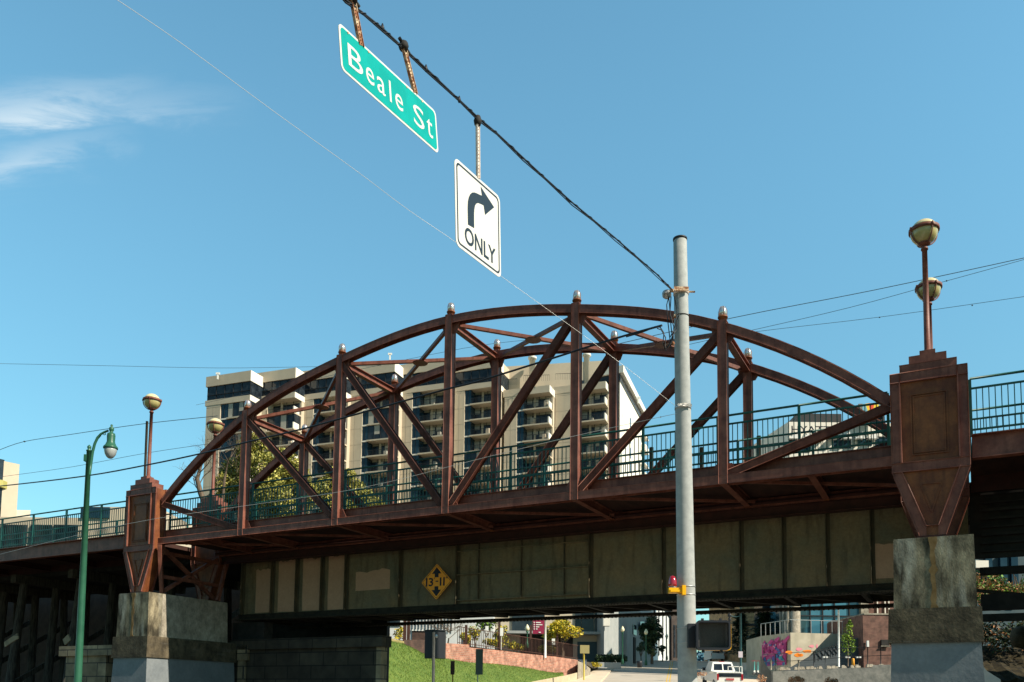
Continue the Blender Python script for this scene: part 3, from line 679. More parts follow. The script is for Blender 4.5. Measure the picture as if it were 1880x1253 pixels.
M=MB(); P=[(.235,.32),(.235,.50),(.243,.575),(.262,.63),(.29,.675),(.33,.713),(.38,.737),(.43,.75),(.48,.76),(.53,.772),(.505,.865),(.785,.76),(.59,.585),(.562,.68),(.50,.668),(.45,.655),(.41,.63),(.382,.59),(.367,.54),(.36,.48),(.36,.335)]
put_poly(M,P,fN,0,.003); M.build('arrow',SIGNK,sn)
A,B=on_w(877,222),on_w(878,327); M=MB(); M.beam(A,B,.05,.012,0,up=tuple(wn)); M.beam(A-wd*.02,B-wd*.02,.006,.03,0,up=tuple(wn)); M.beam(A+wd*.02,B+wd*.02,.006,.03,0,up=tuple(wn)); hg=M.build('hanger_strap',HANGW,sn)
M=MB(); 
for k in range(16): p=A+(B-A)*(k+.5)/16+wn*.0068; M.box(p.x-.004,p.x+.004,p.y-.004,p.y+.004,p.z-.004,p.z+.004)
M.lathe(A.x,A.y,[(.035,A.z-.05),(.045,A.z),(.03,A.z+.05)],8); M.build('clamp',BLACK,hg)
# clearance diamond sign
a0=on_t(801.5,1068.5,3.4); ht=.60
fC=lambda x,y,d: a0+bu*x+Vector((0,0,y))-bv*d
cs=thing('clearance_sign','yellow diamond clearance sign reading 13 feet 11 inches on the green girder','traffic sign',(a0.x,a0.y,a0.z-ht),-ANG)
def diamond(r,rad=.04,n=4):
    P=[]
    for k0 in range(4):
        a=k0*pi/2-pi/2; cx,cy=(r-rad*1.414)*cos(a),(r-rad*1.414)*sin(a)
        for k in range(n+1): b=a-pi/4+pi/2*k/n; P.append((cx+rad*cos(b),cy+rad*sin(b)))
    return P
M=MB(); put_poly(M,diamond(ht),fC,0,.0,-.01); M.build('panel',SIGNY,cs)
M=MB(); A_,B_=diamond(ht-.035),diamond(ht-.055); k=len(A_)
for p in A_: M.v.append(fC(*p,.002))
for p in B_: M.v.append(fC(*p,.002))
for i in range(k): j=(i+1)%k; M.face([i,j,k+j,k+i])
M.build('border',BLK,cs)
M=MB()
for sgn in (1,-1): put_poly(M,[(x,y*sgn) for x,y in [(-.075,.15),(.075,.15),(.075,.27),(.19,.27),(0,.49),(-.19,.27),(-.075,.27)]][::sgn],fC,0,.003)
for ch,x0,x1,y0_,y1_ in (('1',-.42,-.36,-.14,.14),('3',-.31,-.13,-.14,.14),("'",-.1,-.08,.09,.15),('-',-.035,.07,-.005,.035),('1',.13,.19,-.14,.14),('1',.26,.32,-.14,.14),('"',.36,.43,.09,.15)):
    put_text(M,ch,x0,x1,y0_,y1_,fC,0,.018,.003)
M.build('lettering',BLK,cs)

# ------------------------------------------------------------ concrete utility pole + fittings
PD=14.3; pb=at(1262.5,1260,PD); pt=at(1248.5,440,PD)
def pole_c(z): 
    f=(z-pb.z)/(pt.z-pb.z); return Vector((pb.x+(pt.x-pb.x)*f,PD,z))
def pole_r(z): f=(z-pb.z)/(pt.z-pb.z); return .162+(.115-.162)*f
up=thing('utility_pole','tall pale concrete strain pole in front of the bridge holding the span wire','utility pole',tuple(pole_c(0)))
zs=[0,2,4,6,8,pt.z-.03,pt.z]; M=MB(); M.tube([pole_c(z) for z in zs],[pole_r(z) for z in zs[:-1]]+[.09],28); M.build('shaft',POLE,up)
def band(py,h,mt,r=.006):
    z=zat(py,PD,1255); M=MB(); c_=pole_c(z); M.lathe(c_.x,c_.y,[(pole_r(z)-.01,z-h/2),(pole_r(z)+r,z-h/2),(pole_r(z)+r,z+h/2),(pole_r(z)-.01,z+h/2)],28); return M.build('band',mt,up)
band(440,.03,DARK,.008); band(539,.06,HANGW,.012); band(582,.014,BLACK,.008); band(750,.05,GALV,.008); band(1078,.018,GALV); band(1093,.018,GALV); band(1154,.012,GALV); band(1181,.012,GALV)
z=zat(539,PD,1255); c_=pole_c(z); M=MB(); M.beam(c_+Vector((-.15,-.16,0)),c_+Vector((.1,-.16,0)),.03,.07); M.tube([c_+Vector((-.26,-.02,.02)),c_+Vector((.24,-.02,.02))],.016,6); M.beam(c_+Vector((-.16,-.12,0)),c_+Vector((-.26,-.02,0)),.04,.04); M.build('wire_clamp',HANGR,up)
M=MB(); p=at(1225,541,PD-.05); M.tube([p+Vector((-.03,-.07,.02)),p+Vector((-.02,-.03,.01)),p+Vector((0,.03,0)),p+Vector((.01,.08,-.02))],[.03,.075,.08,.04],14); M.build('weatherhead',GALV,up)
# cables looping at the pole
for i,(L) in enumerate([[(1228,545),(1224,560),(1226,590),(1229,615),(1232,640)],[(1232,545),(1230,575),(1232,600),(1235,625)],[(1228,548),(1231,580),(1237,600),(1236,625),(1222,640)],[(1238,545),(1243,570),(1240,600),(1230,620)],[(1212,601),(1219,612),(1217,630),(1222,645),(1232,630),(1237,610)],[(1206,603),(1214,606),(1222,620),(1221,640),(1228,636),(1236,612)],[(1246,580),(1242,590),(1243,604),(1234,618)]]):
    M=MB(); M.tube([at(x,y,PD-.12-.02*i) for x,y in L],.009,6); M.build('cable_loop',CABLE,up)
M=MB(); p=at(1239,581,PD-.15); M.lathe(p.x,p.y,[(.02,p.z-.03),(.03,p.z),(.015,p.z+.04)],8); p=at(1236,631,PD-.15); M.lathe(p.x,p.y,[(.02,p.z-.03),(.03,p.z),(.015,p.z+.03)],8); M.build('insulator',HANGR,up)
z=zat(750,PD,1255); M=MB(); c_=pole_c(z)
for k in range(6): a=k*1.1; M.tube([c_+Vector((-.1+.03*cos(a),-.17,.02*sin(a))),c_+Vector((.0+.05*sin(a*2),-.185,.03*cos(a))),c_+Vector((.12,-.15,.02*cos(a*2)))],.006,5)
M.build('tie_wire',WIREL,up)
# beacon
bc=thing('warning_beacon','red dome warning beacon on a yellow bracket strapped to the concrete pole','beacon',tuple(at(1236,1095,PD-.1)))
p=at(1236,1078,PD-.12); S=PD/FPX
M=MB(); r0=at(1229,1079,PD-.2); r1=at(1258,1079,PD-.2); M.box(r0.x,r1.x-.05,p.y-.06,p.y+.06,p.z-.115+.01,p.z+.0-.02); M.box(r1.x-.05,r1.x+.01,p.y-.10,p.y+.0,p.z-.14,p.z+.02); M.box(r0.x+.02,r1.x-.03,p.y-.075,p.y+.075,p.z-.09,p.z-.05); M.build('bracket',YEL,bc)
M=MB(); M.lathe(p.x-.012,p.y,[(.062,p.z-.02),(.062,p.z+.005)],16); M.build('lamp_base',GALV,bc)
M=MB(); M.lathe(p.x-.012,p.y,[(.07,p.z+.005),(.074,p.z+.05),(.068,p.z+.11),(.05,p.z+.165),(.025,p.z+.185),(.004,p.z+.19)],18); M.build('dome',RED,bc)
# pedestrian signal
ps=thing('pedestrian_signal','black pedestrian signal head with grey screen strapped to the concrete pole','pedestrian signal',tuple(at(1308,1195,PD-.2)))
c0=at(1308.5,1167,PD-.35); fa=radians(-6)
fp=lambda x,z,d: Vector((c0.x+x*cos(fa)-d*sin(fa)*-1,c0.y+x*sin(fa)-d*cos(fa),c0.z+z))
M=MB(); put_poly(M,rrect(-.25,.30,-.24,.225,.05),fp,0,-.02,-.2); M.build('body',YEL,ps)
M=MB(); A_=rrect(-.28,.27,-.245,.235,.06); B_=rrect(-.245,.235,-.21,.2,.03); k=len(A_)
for d in (.16,-.02):
    for p in A_: M.v.append(fp(*p,d))
    for p in B_: M.v.append(fp(*p,d-(0 if d>0 else 0)))
for i in range(k):
    j=(i+1)%k; M.face([i,j,k+j,k+i]); M.face([2*k+i,i+0,j+0,2*k+j][::-1]); M.face([k+i,k+j,3*k+j,3*k+i])
M.build('visor',PLAST,ps)
M=MB(); put_poly(M,rrect(-.25,.24,-.21,.2,.03),fp,0,.02,-.02)
for k in range(24): z_=-.19+k*.016; P=[fp(-.2,z_,.022),fp(.2,z_,.022),fp(.2,z_+.004,.034),fp(-.2,z_+.004,.034)]; n=len(M.v); M.v+=P; M.face([n,n+1,n+2,n+3])
M.build('screen',MESHG,ps)
M=MB()
for x,z_ in ((-.17,.25),(.12,.25),(-.16,-.26),(.13,-.26)): p=fp(x,z_,.04); M.box(p.x-.02,p.x+.02,p.y-.02,p.y+.02,p.z-.025,p.z+.025)
M.build('hinge',PLAST,ps)
M=MB(); p=fp(-.27,0,-.1); M.box(p.x-.12,p.x+.02,p.y-.04,p.y+.1,p.z-.2,p.z+.2); M.build('mounting_bracket',PLAST,ps)

# ------------------------------------------------------------ green street lamp, left
LD=20
gl=thing('street_lamp','green street lamp with curved arm and pendant bowl at the left','street lamp',tuple(at(140,1300,LD)-Vector((0,0,1.4))))
b0=at(140.5,1300,LD); t0_=at(163.5,829,LD); b0=Vector((b0.x-(t0_.x-b0.x)*.18,LD,0))
M=MB(); M.tube([b0,b0+Vector((0,0,.5)),b0.lerp(t0_,.5),t0_],[.13,.095,.078,.055],18); M.lathe(t0_.x,t0_.y,[(.06,t0_.z),(.07,t0_.z+.02),(.03,t0_.z+.05),(.045,t0_.z+.08),(.045,t0_.z+.12),(.005,t0_.z+.16)],12); M.build('post',LAMPG,gl)
M=MB(); M.tube([at(x,y,LD) for x,y in ((164,872),(167,850),(170,830),(174,815),(179,804),(185,797.5),(192,793.5),(199,791))],[.035,.034,.033,.032,.03,.028,.026,.024],10)
M.tube([at(x,y,LD) for x,y in ((163.5,870),(168,848),(172,826),(176,814),(180,806),(185,800))],.013,6)
M.tube([at(x,y,LD) for x,y in ((189,796),(191,799),(194,798),(193,795))],.01,6); M.build('arm',LAMPG,gl)
h=at(203,822,LD); M=MB(); q=.0128
M.lathe(h.x,h.y,[(.02,h.z+.56),(.03,h.z+.54),(.02,h.z+.51),(.055,h.z+.48),(.055,h.z+.42),(.04,h.z+.40),(.04,h.z+.36),(.085,h.z+.34),(.095,h.z+.28),(.09,h.z+.14),(.12,h.z+.06),(.155,h.z+.02),(.165,h.z-.0),(.165,h.z-.03),(.15,h.z-.035)],20); M.build('shade',LAMPG,gl)
M=MB(); M.lathe(h.x,h.y,[(.145,h.z-.03),(.143,h.z-.08),(.125,h.z-.16),(.09,h.z-.22),(.05,h.z-.26),(.004,h.z-.275)],20); M.build('bowl',FROST,gl)
M=MB(); p=at(157,840,LD); M.box(p.x-.02,p.x+.06,p.y-.05,p.y+.05,p.z-.1,p.z+.06); M.build('control_box',LAMPG,gl)
# thin aerial mast behind the left pylon
M=MB(); a=at(270,774,45); b=at(268,905,45); M.tube([Vector((b.x,b.y,G(45))),a],.07,8); solo(M,'timber_pole',BARK,'slim dark pole right behind the left globe lamp pole','pole')

# ------------------------------------------------------------ wires
def wire(P,r,mt,label,D=None,plane=None,name='overhead_wire',cat='wire',n=5,group='overhead wires',clamps=None):
    M=MB(); Q=[]
    for p in P: Q.append(at(p[0],p[1],p[2]))
    # smooth (catmull)
    R=[]
    for i in range(len(Q)-1):
        p0,p1,p2,p3=Q[max(i-1,0)],Q[i],Q[i+1],Q[min(i+2,len(Q)-1)]
        for k in range(4):
            t=k/4; R.append(.5*((2*p1)+(p2-p0)*t+(2*p0-5*p1+4*p2-p3)*t*t+(3*p1-p0-3*p2+p3)*t**3))
    R.append(Q[-1]); M.tube(R,r,n)
    if clamps:
        for p in clamps: c=at(*p); M.lathe(c.x,c.y,[(r*1.5,c.z-r*2.5),(r*4,c.z),(r*1.5,c.z+r*2.5)],6)
    return solo(M,name,mt,label,cat,group)
def wp(px,py): v=on_w(px,py); return (px,py,v.y)
SW=[(605,-32),(634,0),(668,26),(702.8,53.5),(735,84),(782.5,127),(842.8,184),(877,216),(911.8,245),(960,290),(1000,327),(1050,372),(1090,405),(1130,438),(1170,473),(1205,503),(1232,530)]
spn=thing('span_wire','thick black span wire carrying the hanging signs to the concrete pole','wire',tuple(on_w(1232,530)),0,'overhead wires')
M=MB(); M.tube([on_w(*p) for p in SW],.011,7); M.build('strand',CABLE,spn)
M=MB(); M.tube([on_w(p[0],p[1]+(5 if i%2 else 2)) for i,p in enumerate(SW)],.007,6); M.build('strand',CABLE,spn)
M=MB(); P=[]; W=[on_w(*p) for p in SW]
for i in range(len(W)-1):
    for k in range(12):
        c_=W[i].lerp(W[i+1],k/12); a=(i*12+k)*.8; P.append(c_+wn*.015*cos(a)+Vector((0,0,.015*sin(a))))
M.tube(P,.0035,4); M.build('lashing',CABLE,spn)
M=MB()
for p in ((702,52),(782,127),(843,184)): c_=on_w(*p); M.lathe(c_.x,c_.y,[(.008,c_.z-.03),(.02,c_.z),(.006,c_.z+.045)],6)
M.build('tie',CABLE,spn)
wire([(180,-24,7.5),(215,0,7.9),(340,85,9),(500,203,10.2),(650,311,11.3),(750,386,12.1),(838,446,12.6),(918,506,13.1),(1060,608,13.7),(1160,683,14.0),(1243,748,14.1)],.003,WIREL,'thin pale guy wire running diagonally behind the ONLY sign to the pole')
wire([(-60,897,30),(0,893,28),(153,875,24),(268,854.5,22),(370,833,20.5),(450,813,19.5),(563,786,18.4),(694,750,17.3),(816,716,16.5),(880,700,16.1),(1012,659,15.5),(1081,637,15.1),(1150,616,14.8),(1215,598,14.2)],.02,CABLE,'thick black cable crossing in front of the truss to the concrete pole',name='telephone_cable')
wire([(1150,619,14.9),(1180,610,14.6),(1200,602,14.3),(1212,601,14.2)],.011,CABLE,'short black cable splice beside the pole above the far truss',name='telephone_cable')
wire([(-60,1034,27),(0,1018,26),(230,963,21),(444,930,19.6),(660,897,18),(880,843,16.6),(1037,805,15.7),(1213,766,14.5),(1243,760,14.2)],.0042,WIREL,'thin pale wire passing low over the bottom chord and railing',clamps=[(1213,766,14.5)])
wire([(0,826,60),(45,811,58),(130,798,56),(260,779,53),(400,764,50)],.02,WIREG,'dark trolley wire rising left to right beside the green lamp head',clamps=[(45,811,58)])
wire([(0,876,60),(130,858,58),(270,832,55),(400,813,52)],.014,WIREG,'faint grey wire under the green lamp bowl')
wire([(0,668,60),(200,672,60),(400,676,60),(560,674,60),(700,672,60)],.014,WIREG,'faint level wire above the apartment block left roof')
wire([(1100,640,48),(1345,584,46),(1600,534,44),(1880,474,42),(1930,462,42)],.02,WIREG,'dark wire rising to the right, highest of the three by the globe lamps')
wire([(1180,652,50),(1375,608,47),(1560,565,45),(1735,517,43),(1880,477,42),(1930,462,42)],.014,WIREG,'thin wire with insulator crossing behind the right globe lamps',clamps=[(1738,516,43)])
wire([(1180,640,50),(1375,611,47),(1620,582,45),(1880,545,42),(1930,538,42)],.013,WIREG,'faint wire, lowest of the three right of the truss',clamps=[(1615,583,45),(1785,561,44)])
wire([(360,744,60),(560,700,58),(850,640,52),(1000,622,50)],.012,WIREG,'faint wire crossing the apartment block facade')

# ------------------------------------------------------------ apartment tower behind the truss
AB=thing('apartment_building','large cream concrete apartment tower with staggered bays and balconies behind the truss','apartment building',(xat(760,152),155,G(150)),-.38)
def P2(px,D): p=at(px,900,D); return Vector((p.x,p.y))
BZ=G(150)-1
# bay: (wall x0, window x0, balcony x0, bay x1(front), return x1, Dleft, Dright, top y px, kind)
bays=[(372,398,411,452,462,152.2,148.8,680,0),(462,484,484,535,547,152.5,149.5,675,0),(547,570,580,622,634,152.6,149.5,671,0),(634,661,671,719,731,152.6,149.4,663.5,0),
      (731,753,766,814,830,152.6,149.4,658.5,0),(830,850,861,908,924,152.8,149.8,655,0),(924,947,959,1007,1018,152.2,149.3,707,1),(1018,1048,1062,1111,1138,152.2,149.0,700,1)]
fl=2.93
JOINT=mat('wall_joint',(.36,.31,.24),rough=.9)
BLIND=mat('blind',(.34,.32,.27),(.42,.4,.34),rough=.9,scale=1)
for bi,(x0,xw,xb,x1,xr,Dl,Dr,ty,kd) in enumerate(bays):
    def DD(px): return Dl+(Dr-Dl)*(px-x0)/(x1-x0)
    A=P2(x0,Dl); B=P2(x1,Dr); Cc=P2(xr,Dl+.2 if bi<7 else Dr+1)
    ztop=at(x1,ty,Dr).z
    dirv=(B-A).normalized(); nrm=Vector((dirv.y,-dirv.x)); L=(B-A).length
    f=lambda x,y,z,A=A,dirv=dirv,nrm=nrm: Vector((A.x+dirv.x*x-nrm.x*y,A.y+dirv.y*x-nrm.y*y,z))  # y>0 = inward
    lw=(P2(xw,DD(xw))-A).length; lb=(P2(xb,DD(xb))-A).length
    zt2=ztop-1.9 if kd==0 else ztop-1.3           # under parapet
    zw=zt2-2.6                                    # top-floor window sill
    M=MB(f)
    dep=12
    if kd==0:
        M.box(-.3,L,0,dep,zt2,ztop); M.box(-.3,L,0,dep,zw-1.0,zw)       # parapet, band
        M.box(-.3,L-.1,.5,dep,zw,zt2,1)
        M.box(0,lw,.05,dep,BZ,zw-1.0)
        M.box(lw,L,2.2,dep,BZ,zw-1.0,0)
    else:
        M.box(-.3,L,0,dep,zt2,ztop)
        M.box(0,lw,.05,dep,BZ,zt2); M.box(lw,L,2.2,dep,BZ,zt2,0)
    for k_ in range(10):
        zj=(zw-1.0 if kd==0 else zt2)-.4-k_*2.93; M.box(.02,lw-.02,.035,.06,zj-.04,zj,3)
    M.box(lw*.5-.03,lw*.5+.03,.035,.06,BZ,zw-1.4,3)
    M.box(L,L+.06,.02,3.5,zt2,ztop,2)  # whiter skin on the sun-facing return, sunlight put into its colour
    if kd==0: M.box(L,L+.06,.02,3.5,zw-1.0,zw,2)
    M.build('wall',[CREAM,GLASS,CREAMW,JOINT],AB)
    if kd==0:
        M=MB(f); M.box(0,L-.02,.25,.5,zw+.05,zt2,0)
        k=5
        for i in range(k+1): x=.05+(L-.15)*i/k; M.box(x-.05,x+.05,.15,.25,zw,zt2,1)
        M.box(0,L-.1,.1,.22,zw+.9,zw+.98,1); M.build('window',[GLASS,DARK],AB)
    zs0=zw-1.0 if kd==0 else zt2
    nf=9
    for fi in range(nf):
        zt_=zs0-fi*fl; zb_=zt_-fl
        # window strip
        if lb-lw>.3:
            M=MB(f); M.box(lw,lb,.25,2.3,zb_+.25,zt_,0); M.box(lw,lb,.12,.25,zb_+.0,zb_+.25,1); M.box((lw+lb)/2-.03,(lw+lb)/2+.03,.2,.25,zb_+.25,zt_,2); M.build('window',[GLASSB,CREAMW,DARK],AB)
        M=MB(f); enclosed=(bi in (0,) and fi<9) or (bi==1 and fi%3==1) or (bi==3 and fi in(1,2)) or (bi==5 and fi==4)
        e=.25 if enclosed else 1.9
        M.box(lb+.05,L-.3,e,2.15,zb_+.3,zt_-(.0 if enclosed else .45),0)
        for i in range(1,4): x=lb+(L-lb)*i/4; M.box(x-.04,x+.04,e-.06,e,zb_+.3,zt_,1)
        for i in range(4):
            if random.random()<.3: xa_=lb+.1+(L-lb-.3)*i/4; M.box(xa_,xa_+(L-lb)/4-.25,e-.03,e-.005,zb_+.35+random.choice((0,.9,1.4)),zt_-(.05 if enclosed else .5),3)
        if not enclosed and random.random()<.55: xa_=lb+.5+random.random()*(L-lb-1.6); M.box(xa_,xa_+.6,.6,1.1,zb_+.27,zb_+.27+random.uniform(.5,1.4),random.choice((2,3)))
        if not enclosed: M.box(lb+.05+(L-lb)*.28,lb+.05+(L-lb)*.36,e-.1,e,zb_+.3,zt_,2)
        M.build('window',[GLASS,DARK,CREAM,BLIND],AB)
        M=MB(f); M.box(lb-.1,L,-.05,2.2,zb_+.02,zb_+.27,0)
        if fi%7!=3 or bi%2: M.box(L-.22,L,-.05,1.6,zb_+.27,zb_+1.35,1)
        if enclosed: M.box(L-.2,L-.05,.2,2.0,zb_+1.35,zt_,3)
        else:
            for i in range(int((L-lb)/.28)): x=lb+.1+i*.28; M.box(x-.02,x+.02,.0,.04,zb_+.27,zb_+1.2,2)
            M.box(lb,L-.2,-.01,.05,zb_+1.2,zb_+1.27,2)
        M.build('balcony',[CREAM,CREAMW,DARK,GLASS],AB)
    M=MB(); P=[B,Cc,Cc+Vector((-.2,3)),B+Vector((-.6,.3))]
# right end wall: sunlight on the side facing right put into whiter concrete
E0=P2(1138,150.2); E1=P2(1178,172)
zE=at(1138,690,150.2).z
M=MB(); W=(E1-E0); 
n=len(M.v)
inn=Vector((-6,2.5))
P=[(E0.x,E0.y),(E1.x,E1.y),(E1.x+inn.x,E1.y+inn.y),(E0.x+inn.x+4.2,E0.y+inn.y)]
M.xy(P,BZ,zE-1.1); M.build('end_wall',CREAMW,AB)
M=MB(); d=W.normalized(); pn=Vector((d.y,-d.x))
P=[(E0.x-5+pn.x*.8,E0.y+1),(E0.x+pn.x*.8-d.x,E0.y+pn.y*.8-d.y),(E1.x+pn.x*.8+d.x*1.5,E1.y+pn.y*.8+d.y*1.5),(E1.x-8,E1.y+2)]
M.xy(P,zE+.2,zE+1.5); M.xy([(P[0][0]+.6,P[0][1]+.3),(P[1][0]-.5,P[1][1]+.6),(P[2][0]-.9,P[2][1]-1),(P[3][0],P[3][1])],zE-1.1,zE+.2,1); M.build('roof_slab',[CREAMW,GLASS],AB)
for fi in range(10):
    z1=zE-4.5-fi*fl
    p=E0+W*.42; M=MB(); q=p+pn*.03; M.xy([(q.x,q.y),(q.x+d.x*1.1,q.y+d.y*1.1),(q.x+d.x*1.1-pn.x*.2,q.y+d.y*1.1-pn.y*.2),(q.x-pn.x*.2,q.y-pn.y*.2)],z1-2,z1); M.build('window',GLASSB,AB)
    p=E0+W*.93; M=MB(); M.xy([(p.x,p.y),(p.x+d.x*4,p.y+d.y*4),(p.x+d.x*4+pn.x*1.1,p.y+d.y*4+pn.y*1.1),(p.x+pn.x*1.1,p.y+pn.y*1.1)],z1-.2,z1+1.0 if fi%2 else z1); M.build('balcony',CREAMW,AB)
# penthouse on lower roof
A=P2(924,156); B=P2(1112,152.5); zt=at(1106,664,153).z; z0=at(1000,720,153).z
M=MB(); dd=(B-A).normalized(); nn=Vector((-dd.y,dd.x)); M.xy([tuple(A),tuple(B),tuple(B+nn*10),tuple(A+nn*10)],z0-4,zt); M.build('penthouse',CREAM,AB)
M=MB(); A2=P2(1050,151.5); B2=P2(1071,151.2); M.xy([tuple(A2),tuple(B2),(B2.x,B2.y+2),(A2.x,A2.y+2)],z0,z0+1.6); M.build('window',GLASS,AB)
for px in (977,1077):
    M=MB(); p=at(px,680,153.5); zc=at(px,660 if px==977 else 655,153.5).z; M.lathe(p.x,p.y,[(.55,z0-2),(.55,zc),(.8,zc),(.8,zc+.4),(.5,zc+.5)],10); M.build('chimney',CREAMW,AB)
M=MB()
for (pa,pb_,yp) in ((925,947,707),(959,1007,700),(1018,1060,697)):
    A3=P2(pa,149.8); B3=P2(pb_,149.4); z3=at(pb_,yp,149.5).z
    M.beam((A3.x,A3.y,z3+1.1),(B3.x,B3.y,z3+1.1),.06,.06)
    for k in range(14): q=A3.lerp(B3,k/13); M.beam((q.x,q.y,z3),(q.x,q.y,z3+1.1),.03,.03)
M.build('roof_railing',DARK,AB)
for px,py in ((400,688),(716,652),(1172,732)):
    p=at(px,py,150.5); M=MB(); M.box(p.x-.12,p.x+.12,p.y-.1,p.y+.1,p.z-.9,p.z+.1); M.box(p.x-.35,p.x+.35,p.y-.1,p.y+.1,p.z+.0,p.z+.35); M.build('roof_fitting',WHITE,AB)
M=MB()
A=P2(374,158);B=P2(925,158);zz=at(800,672,158).z-3
M.xy([tuple(A),tuple(B),(B.x,B.y+12),(A.x+3,A.y+12)],BZ,zz); M.build('core_block',CREAM,AB)

# ------------------------------------------------------------ buildings at left
def blockbld(name,label,cat,px0,px1,ptop,D,pbot=None,depth=10,ang=0,mt=CREAM):
    a=at(px0,ptop,D); b=at(px1,ptop,D); zb=G(D)-1 if pbot is None else at(px0,pbot,D).z
    root=thing(name,label,cat,((a.x+b.x)/2,D+depth/2,max(zb,0)),0)
    return root,a,b,zb
lb,a,b,zb=blockbld('office_tower','tall pale concrete tower cut off by the left edge','building',-120,36,846,110)
zt=at(36,853,110).z; zt2=at(0,838,110).z
far=at(36,853,112); nr=at(-80,820,106); zt=far.z
M=MB(); M.xy([(nr.x,106),(far.x,112),(far.x*1.12,125.4),(nr.x*1.05,122)],zb,zt); M.build('wall',CREAM,lb)
for k,yy_ in enumerate((862,912,950)):
    p=nr.lerp(far,.35); q=nr.lerp(far,.745); M=MB(); z_=at(5,yy_,110).z; M.xy([(p.x,p.y-.08),(q.x,q.y-.08),(q.x,q.y+.1),(p.x,p.y+.1)],z_-2.2,z_+1.4); M.build('window',GLASS,lb)
p=nr.lerp(far,.3); q=nr.lerp(far,.82); z_=at(12,889,110).z; M=MB(); M.xy([(p.x,p.y-.9),(q.x,q.y-.9),(q.x,q.y+.1),(p.x,p.y+.1)],z_-.45,z_+.5); M.build('balcony',mat('yellow_band',(.42,.38,.12)),lb)
l2,a,b,zb=blockbld('low_building','small pale annex beside the left tower','building',34,56,935,108,depth=6)
M=MB(); M.xy([(at(20,940,118).x,118),(at(56,940,118).x,118),(at(56,940,132).x,132),(at(20,940,132).x,132)],zb,at(56,937,118).z); M.build('wall',CREAMW,l2)
M=MB(); p=at(46,960,117.9); M.box(p.x-.4,p.x+.4,117.9,118.1,p.z-.8,p.z+.6); M.build('window',GLASS,l2)
l3,a,b,zb=blockbld('parking_structure','long low cream building with dark openings seen through the left railing','building',-80,292,945,85,depth=14)
zt=at(120,938,85).z; M=MB(); M.box(a.x,at(172,940,85).x,85,99,zb,at(60,950,85).z); M.box(at(172,940,85).x,b.x,85,99,zb,at(200,931,85).z); M.build('wall',CREAM,l3)
for x0,x1 in ((5,47),(58,93),(100,141)):
    p=at(x0,964,85); q=at(x1,1020,85); M=MB(); M.box(p.x,q.x,84.9,85.1,q.z,p.z); 
    for k in range(12): x=p.x+(q.x-p.x)*k/12; M.box(x,x+.05,84.8,84.9,q.z,p.z,1)
    M.build('opening',[GLASS,DARK],l3)
p=at(160,935,84.9); M=MB(); M.box(p.x-.6,p.x+2.3,84.8,85.05,p.z-.9,p.z+.2); M.build('window',GLASSB,l3)
# right: hotel behind the railing
hb=thing('hotel_building','pale hotel block with dark wall letters seen through the railing by the right pylon','hotel',(at(1540,800,120).x,126,0))
a=at(1447,779,120); b=at(1700,765,120); zt=at(1540,776,120).z
M=MB(); M.xy([(a.x,120),(b.x,120),(b.x,135),(a.x-2.5,135)],0,zt); M.build('wall',CREAMW,hb)
M=MB(); p=at(1463,763,124); q=at(1545,763,124); M.box(p.x,q.x,124,130,zt-.5,p.z+.3); M.build('roof_box',DARK,hb)
for x0,x1,y0_,y1_ in ((1531,1562,806,823),(1575,1601,806,818),(1608,1630,804,818),(1450,1487,811,830),(1440,1449,815,835)):
    p=at(x0,y1_,119.9); q=at(x1,y0_,119.9); M=MB(); M.box(p.x,q.x,119.9,120.1,p.z,q.z); M.box(p.x-.1,q.x+.1,119.8,119.9,q.z,q.z+.15,1); M.build('window',[GLASSB,DARK],hb)
M=MB(); p=at(1452,796,119.8); q=at(1524,784,119.8)
put_text(M,'HYATT',p.x,q.x,p.z,q.z,lambda x,y,d: Vector((x,119.8-d,y)),0,.01,.25); M.build('lettering',BLK,hb)
for k in range(7):
    p=at(1455+k*24,802,119.8); M=MB(); M.xz([(p.x-.7,p.z-.5),(p.x+.7,p.z-.5),(p.x+.4,p.z+.5)],119.0,119.9); M.build('awning',WHITE,hb)
mp_=thing('mural_panel','colourful yellow red and blue painted panel above the hotel roof by the right pylon','mural',(at(1595,765,118).x,118,zt))
p=[at(x,y,118) for x,y in ((1573,765),(1577,741),(1620,740),(1620,765))]
cols=[((1573,765),(1576,742),(1583,742),(1583,765),(.16,.15,.13)),((1583,765),(1583,742),(1588,742),(1596,765),(.15,.4,.5)),((1588,742),(1594,741),(1598,765),(1592,757),(.8,.55,.02)),((1594,741),(1605,741),(1600,765),(1597,765),(.75,.07,.02)),((1605,741),(1612,742),(1616,762),(1600,765),(.85,.6,.03)),((1612,742),(1624,744),(1624,765),(1616,762),(.2,.35,.4))]
for k,cc in enumerate(cols):
    M=MB(); Q=[at(x,y,118) for x,y in cc[:4]]; M.xz([(q.x,q.z) for q in Q],117.9+.003*k,118.1+.003*k); M.build('colour_field',mat('mural_%d'%k,cc[4]),mp_)
M=MB(); q=at(1598,765,118.3); M.box(q.x-1.8,q.x+2,118.2,119,zt-.3,q.z+1.5); M.build('support',DARK,mp_)
for px,yt,lb_ in ((1288,822,'short brown wooden pole right of the concrete pole'),(1393,801,'brown wooden pole behind the railing by the fifth truss post'),(1196,822,'thin brown pole behind the railing left of the concrete pole')):
    a=on_t(px,yt,6.5); M=MB(); M.tube([Vector((a.x,a.y,7.26)),a],.07,8); solo(M,'wooden_pole',BARK,lb_,'pole','wooden poles behind the railing')

